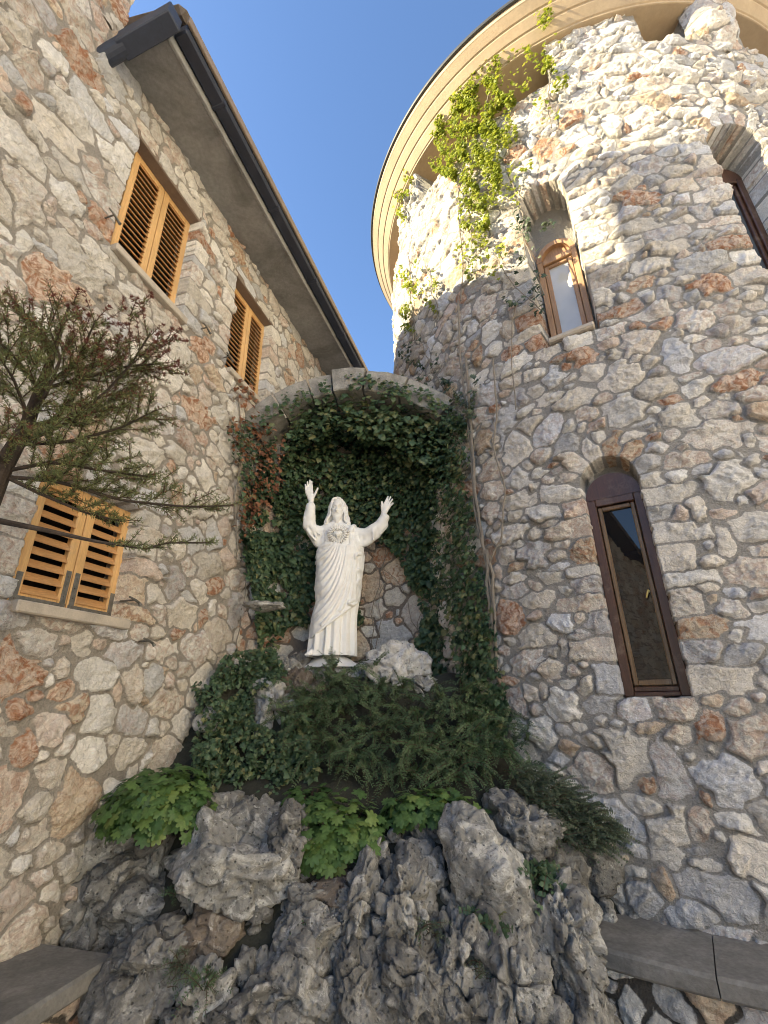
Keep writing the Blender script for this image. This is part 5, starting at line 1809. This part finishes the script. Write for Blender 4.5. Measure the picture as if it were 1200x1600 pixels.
for _ in range(16):
    an = r.uniform(0, 6.28)
    fr.append((b + r.normal(0, .012, 3), (math.cos(an) * .5, math.sin(an) * .3, 1), r.uniform(.08, .17), r.uniform(.0, .35)))
frond_shrub('sprig', 'small upright leafy sprig in front of the white statue base', 'plant', fr, M_shr, 99, leaf=(.022, .032), step=.016, base=b)
# leaves peeping over the arch crown
e = empty('ivy', nic(1.5, .1, 4.72), 'bluish green ivy leaves peeping over the top of the stone arch', 'ivy')
q = poly_pts([(585, 590), (600, 580), (618, 586), (650, 602), (612, 606)], 110, RN)
P = hit_plane(q, nic(1, .05, 3), NY) + RN.random((110, 1)) * np.array([0, .15, 0])
L = []
leaves(L, P, np.array([0, -.6, .7]) + RN.normal(0, .4, (110, 3)), RN.normal(0, .7, (110, 3)) + DOWN * .3, RN.uniform(.05, .08, 110), HEART, RN, RN.random(110) * .5 + .5)
leaf_build('foliage', L, M_ivy, e)
m = MB()
m.tube(nic(np.linspace(1.15, 1.75, 10), .08 + .02 * np.sin(np.arange(10)), 4.74 + .03 * np.sin(np.arange(10) * 1.3) - .15 * np.linspace(-.3, 1, 10) ** 2), .006, 5)
m.build('stem', M_stem, e)

# ------------------------------------------------------------------ fir at the left
fir = empty('fir_tree', (-1.72, 1.72, 0), 'small fir tree with reddish withered tips in front of the shuttered house', 'tree')
r = np.random.default_rng(7)
m = MB()
tr = [np.array([-1.72, 1.72, 0.0]), np.array([-1.68, 1.74, .9])] + [at_d(x, y, d) for x, y, d in ((-70, 900, 2.42), (-30, 800, 2.40), (4, 730, 2.40), (42, 665, 2.42), (62, 610, 2.44), (80, 560, 2.46), (96, 512, 2.48), (108, 480, 2.5))]
m.tube(tr, [.075, .068, .062, .052, .036, .026, .020, .014, .009, .005], 12)
m.build('trunk', M_bark, fir)
NP, NNv, NA2, NT2 = [], [], [], []
RP, RNv, RA2 = [], [], []
tw = bo = MB()
def twig(p0, d, ln, red=0.0, dens=1.0, nl=.017):
    n = max(4, int(ln / .012))
    t = np.linspace(0, 1, n)
    d = d / np.linalg.norm(d)
    P = p0 + ln * (t[:, None] * d + (t ** 2)[:, None] * (np.array([0, 0, .10]) + r.normal(0, .10, 3)))
    T = nrm(np.gradient(P, axis=0))
    tw.tube(P[::2] if n > 7 else P, np.linspace(.0024, .0010, len(P[::2] if n > 7 else P)), 4, 1, False)
    k = int(ln * 1000 * dens)
    i = r.integers(0, n, k)
    q = r.normal(0, 1, (k, 3))
    q = nrm(q - T[i] * np.sum(q * T[i], 1)[:, None])
    A = q * .9 + T[i] * .55 + np.array([0, 0, .15])
    isr = r.random(k) < red * np.where(t[i] > .45, 1.6, .35)
    for sel, bp, bn, ba in ((~isr, NP, NNv, NA2), (isr, RP, RNv, RA2)):
        bp.append(P[i][sel] + r.normal(0, .002, (sel.sum(), 3)))
        bn.append(r.normal(0, 1, (sel.sum(), 3)))
        ba.append(A[sel])
    if red > .45:
        c = P[-1]
        k = 26
        q = nrm(r.normal(0, 1, (k, 3)))
        RP.append(np.repeat(c[None], k, 0))
        RNv.append(r.normal(0, 1, (k, 3)))
        RA2.append(q + T[-1] * .8)
    return P
def bough(pts, ntw, tl, red=0.0, w0=.009, spread=1.0, start=.12, dens=1.0, upb=.1):
    K = np.array([at_d(x, y, d) for x, y, d in pts])
    tk = np.linspace(0, 1, len(K))
    t = np.linspace(0, 1, 30)
    P = np.stack([np.interp(t, tk, K[:, k]) for k in range(3)], 1)
    for _ in range(2):
        P[1:-1] = (P[:-2] + 2 * P[1:-1] + P[2:]) / 4
    m.n
    bo.tube(P, np.linspace(w0, .003, 30), 7)
    T = nrm(np.gradient(P, axis=0))
    ntw = max(6, int(ntw * .72))
    for j in range(ntw):
        f = start + (1 - start) * (j + r.random() * .7) / ntw
        i = min(29, int(f * 29))
        sd_ = nrm(np.cross(T[i], np.array([0, 0, 1.0])))
        sg = 1 if j % 2 else -1
        d = T[i] * r.uniform(.6, 1.0) + sd_ * sg * r.uniform(.5, .95) * spread + np.array([0, 0, r.uniform(-.15, .45) + upb])
        l = tl * (1.05 - .55 * f) * r.uniform(.7, 1.2)
        Q = twig(P[i], d, l, red * (.3 + f), dens)
        if l > .12:
            for _ in range(3):
                a_ = r.integers(len(Q) // 3, len(Q))
                dd = (Q[-1] - Q[0]) / np.linalg.norm(Q[-1] - Q[0]) + nrm(np.cross(Q[-1] - Q[0], r.normal(0, 1, 3))) * .8
                twig(Q[a_], dd, l * .45, red * (.3 + f), dens)
    twig(P[-4], T[-1], tl * .5, red, dens)
bough([(42, 665, 2.42), (105, 655, 2.36), (160, 618, 2.30), (205, 570, 2.28), (235, 520, 2.28)], 26, .24, .55)
bough([(10, 745, 2.40), (90, 752, 2.28), (190, 782, 2.18), (290, 792, 2.12), (365, 790, 2.10)], 30, .20, .12, dens=.8)
bough([(-10, 812, 2.40), (70, 828, 2.22), (150, 846, 2.10), (226, 858, 2.02)], 9, .13, .05, w0=.013, start=.75)
bough([(226, 858, 2.02), (262, 848, 2.0), (335, 848, 1.98)], 12, .09, .0, w0=.005)
bough([(14, 735, 2.40), (80, 722, 2.28), (160, 735, 2.18), (235, 745, 2.12)], 22, .22, .10)
bough([(62, 610, 2.44), (25, 560, 2.40), (-20, 515, 2.38)], 16, .22, .25)
bough([(62, 610, 2.44), (120, 565, 2.38), (150, 500, 2.36)], 20, .22, .6)
bough([(80, 560, 2.46), (60, 515, 2.42), (38, 490, 2.4)], 14, .18, .4)
bough([(62, 610, 2.44), (130, 590, 2.36), (200, 572, 2.30), (252, 568, 2.28)], 24, .22, .45)
bough([(30, 695, 2.41), (110, 690, 2.30), (190, 668, 2.24), (245, 640, 2.22)], 24, .22, .2)
bough([(30, 695, 2.41), (90, 668, 2.52), (150, 640, 2.56), (215, 600, 2.6)], 20, .22, .3)
bough([(14, 735, 2.40), (-20, 690, 2.3), (-60, 650, 2.25)], 14, .22, .5)
bough([(30, 700, 2.41), (40, 640, 2.30), (20, 590, 2.22), (0, 560, 2.2)], 18, .22, .1)
bough([(10, 745, 2.40), (60, 770, 2.30), (130, 800, 2.24), (190, 815, 2.2)], 18, .18, .1)
bough([(42, 665, 2.42), (75, 610, 2.34), (95, 560, 2.30), (80, 520, 2.28)], 18, .22, .2)
bo.build('branch', [M_bark, M_twig], fir)
L = []
c_ = np.concatenate
leaves(L, c_(NP), c_(NNv), c_(NA2), r.uniform(.014, .023, sum(map(len, NP))), DIAM, r, asp=.5)
leaf_build('foliage', L, M_fir, fir)
L = []
leaves(L, c_(RP), c_(RNv), c_(RA2), r.uniform(.010, .018, sum(map(len, RP))), DIAM, r, asp=.6)
leaf_build('withered_foliage', L, M_red, fir)

# ------------------------------------------------------------------ iron shutter hooks in the wall
for (s, z, lab) in ((1.62, 4.78, 'iron shutter hook at the lower left corner of the nearer upper window'), (2.67, 4.72, 'iron shutter hook in the wall between the two upper windows'),
                    (3.03, 4.69, 'iron shutter hook at the lower left corner of the farther upper window'), (2.42, 2.22, 'iron shutter hook right of the lower shuttered window'),
                    (2.60, 1.98, 'small iron shutter stop in the stones below the lower window, to its right')):
    e = empty('shutter_hook', usz(WALL_U, s, z), lab, 'shutter hook', 'iron shutter hooks on the house wall')
    m = MB()
    m.tube([usz(WALL_U - .03, s, z), usz(WALL_U + .09, s, z)], .006, 8)
    m.build('pin', M_iron, e)
    m = MB()
    m.tube([usz(WALL_U + .085, s - .045, z + .012), usz(WALL_U + .09, s, z), usz(WALL_U + .085, s + .04, z - .012), usz(WALL_U + .095, s + .05, z - .03)], [.006, .008, .009, .012], 8)
    m.build('hook', M_iron, e)
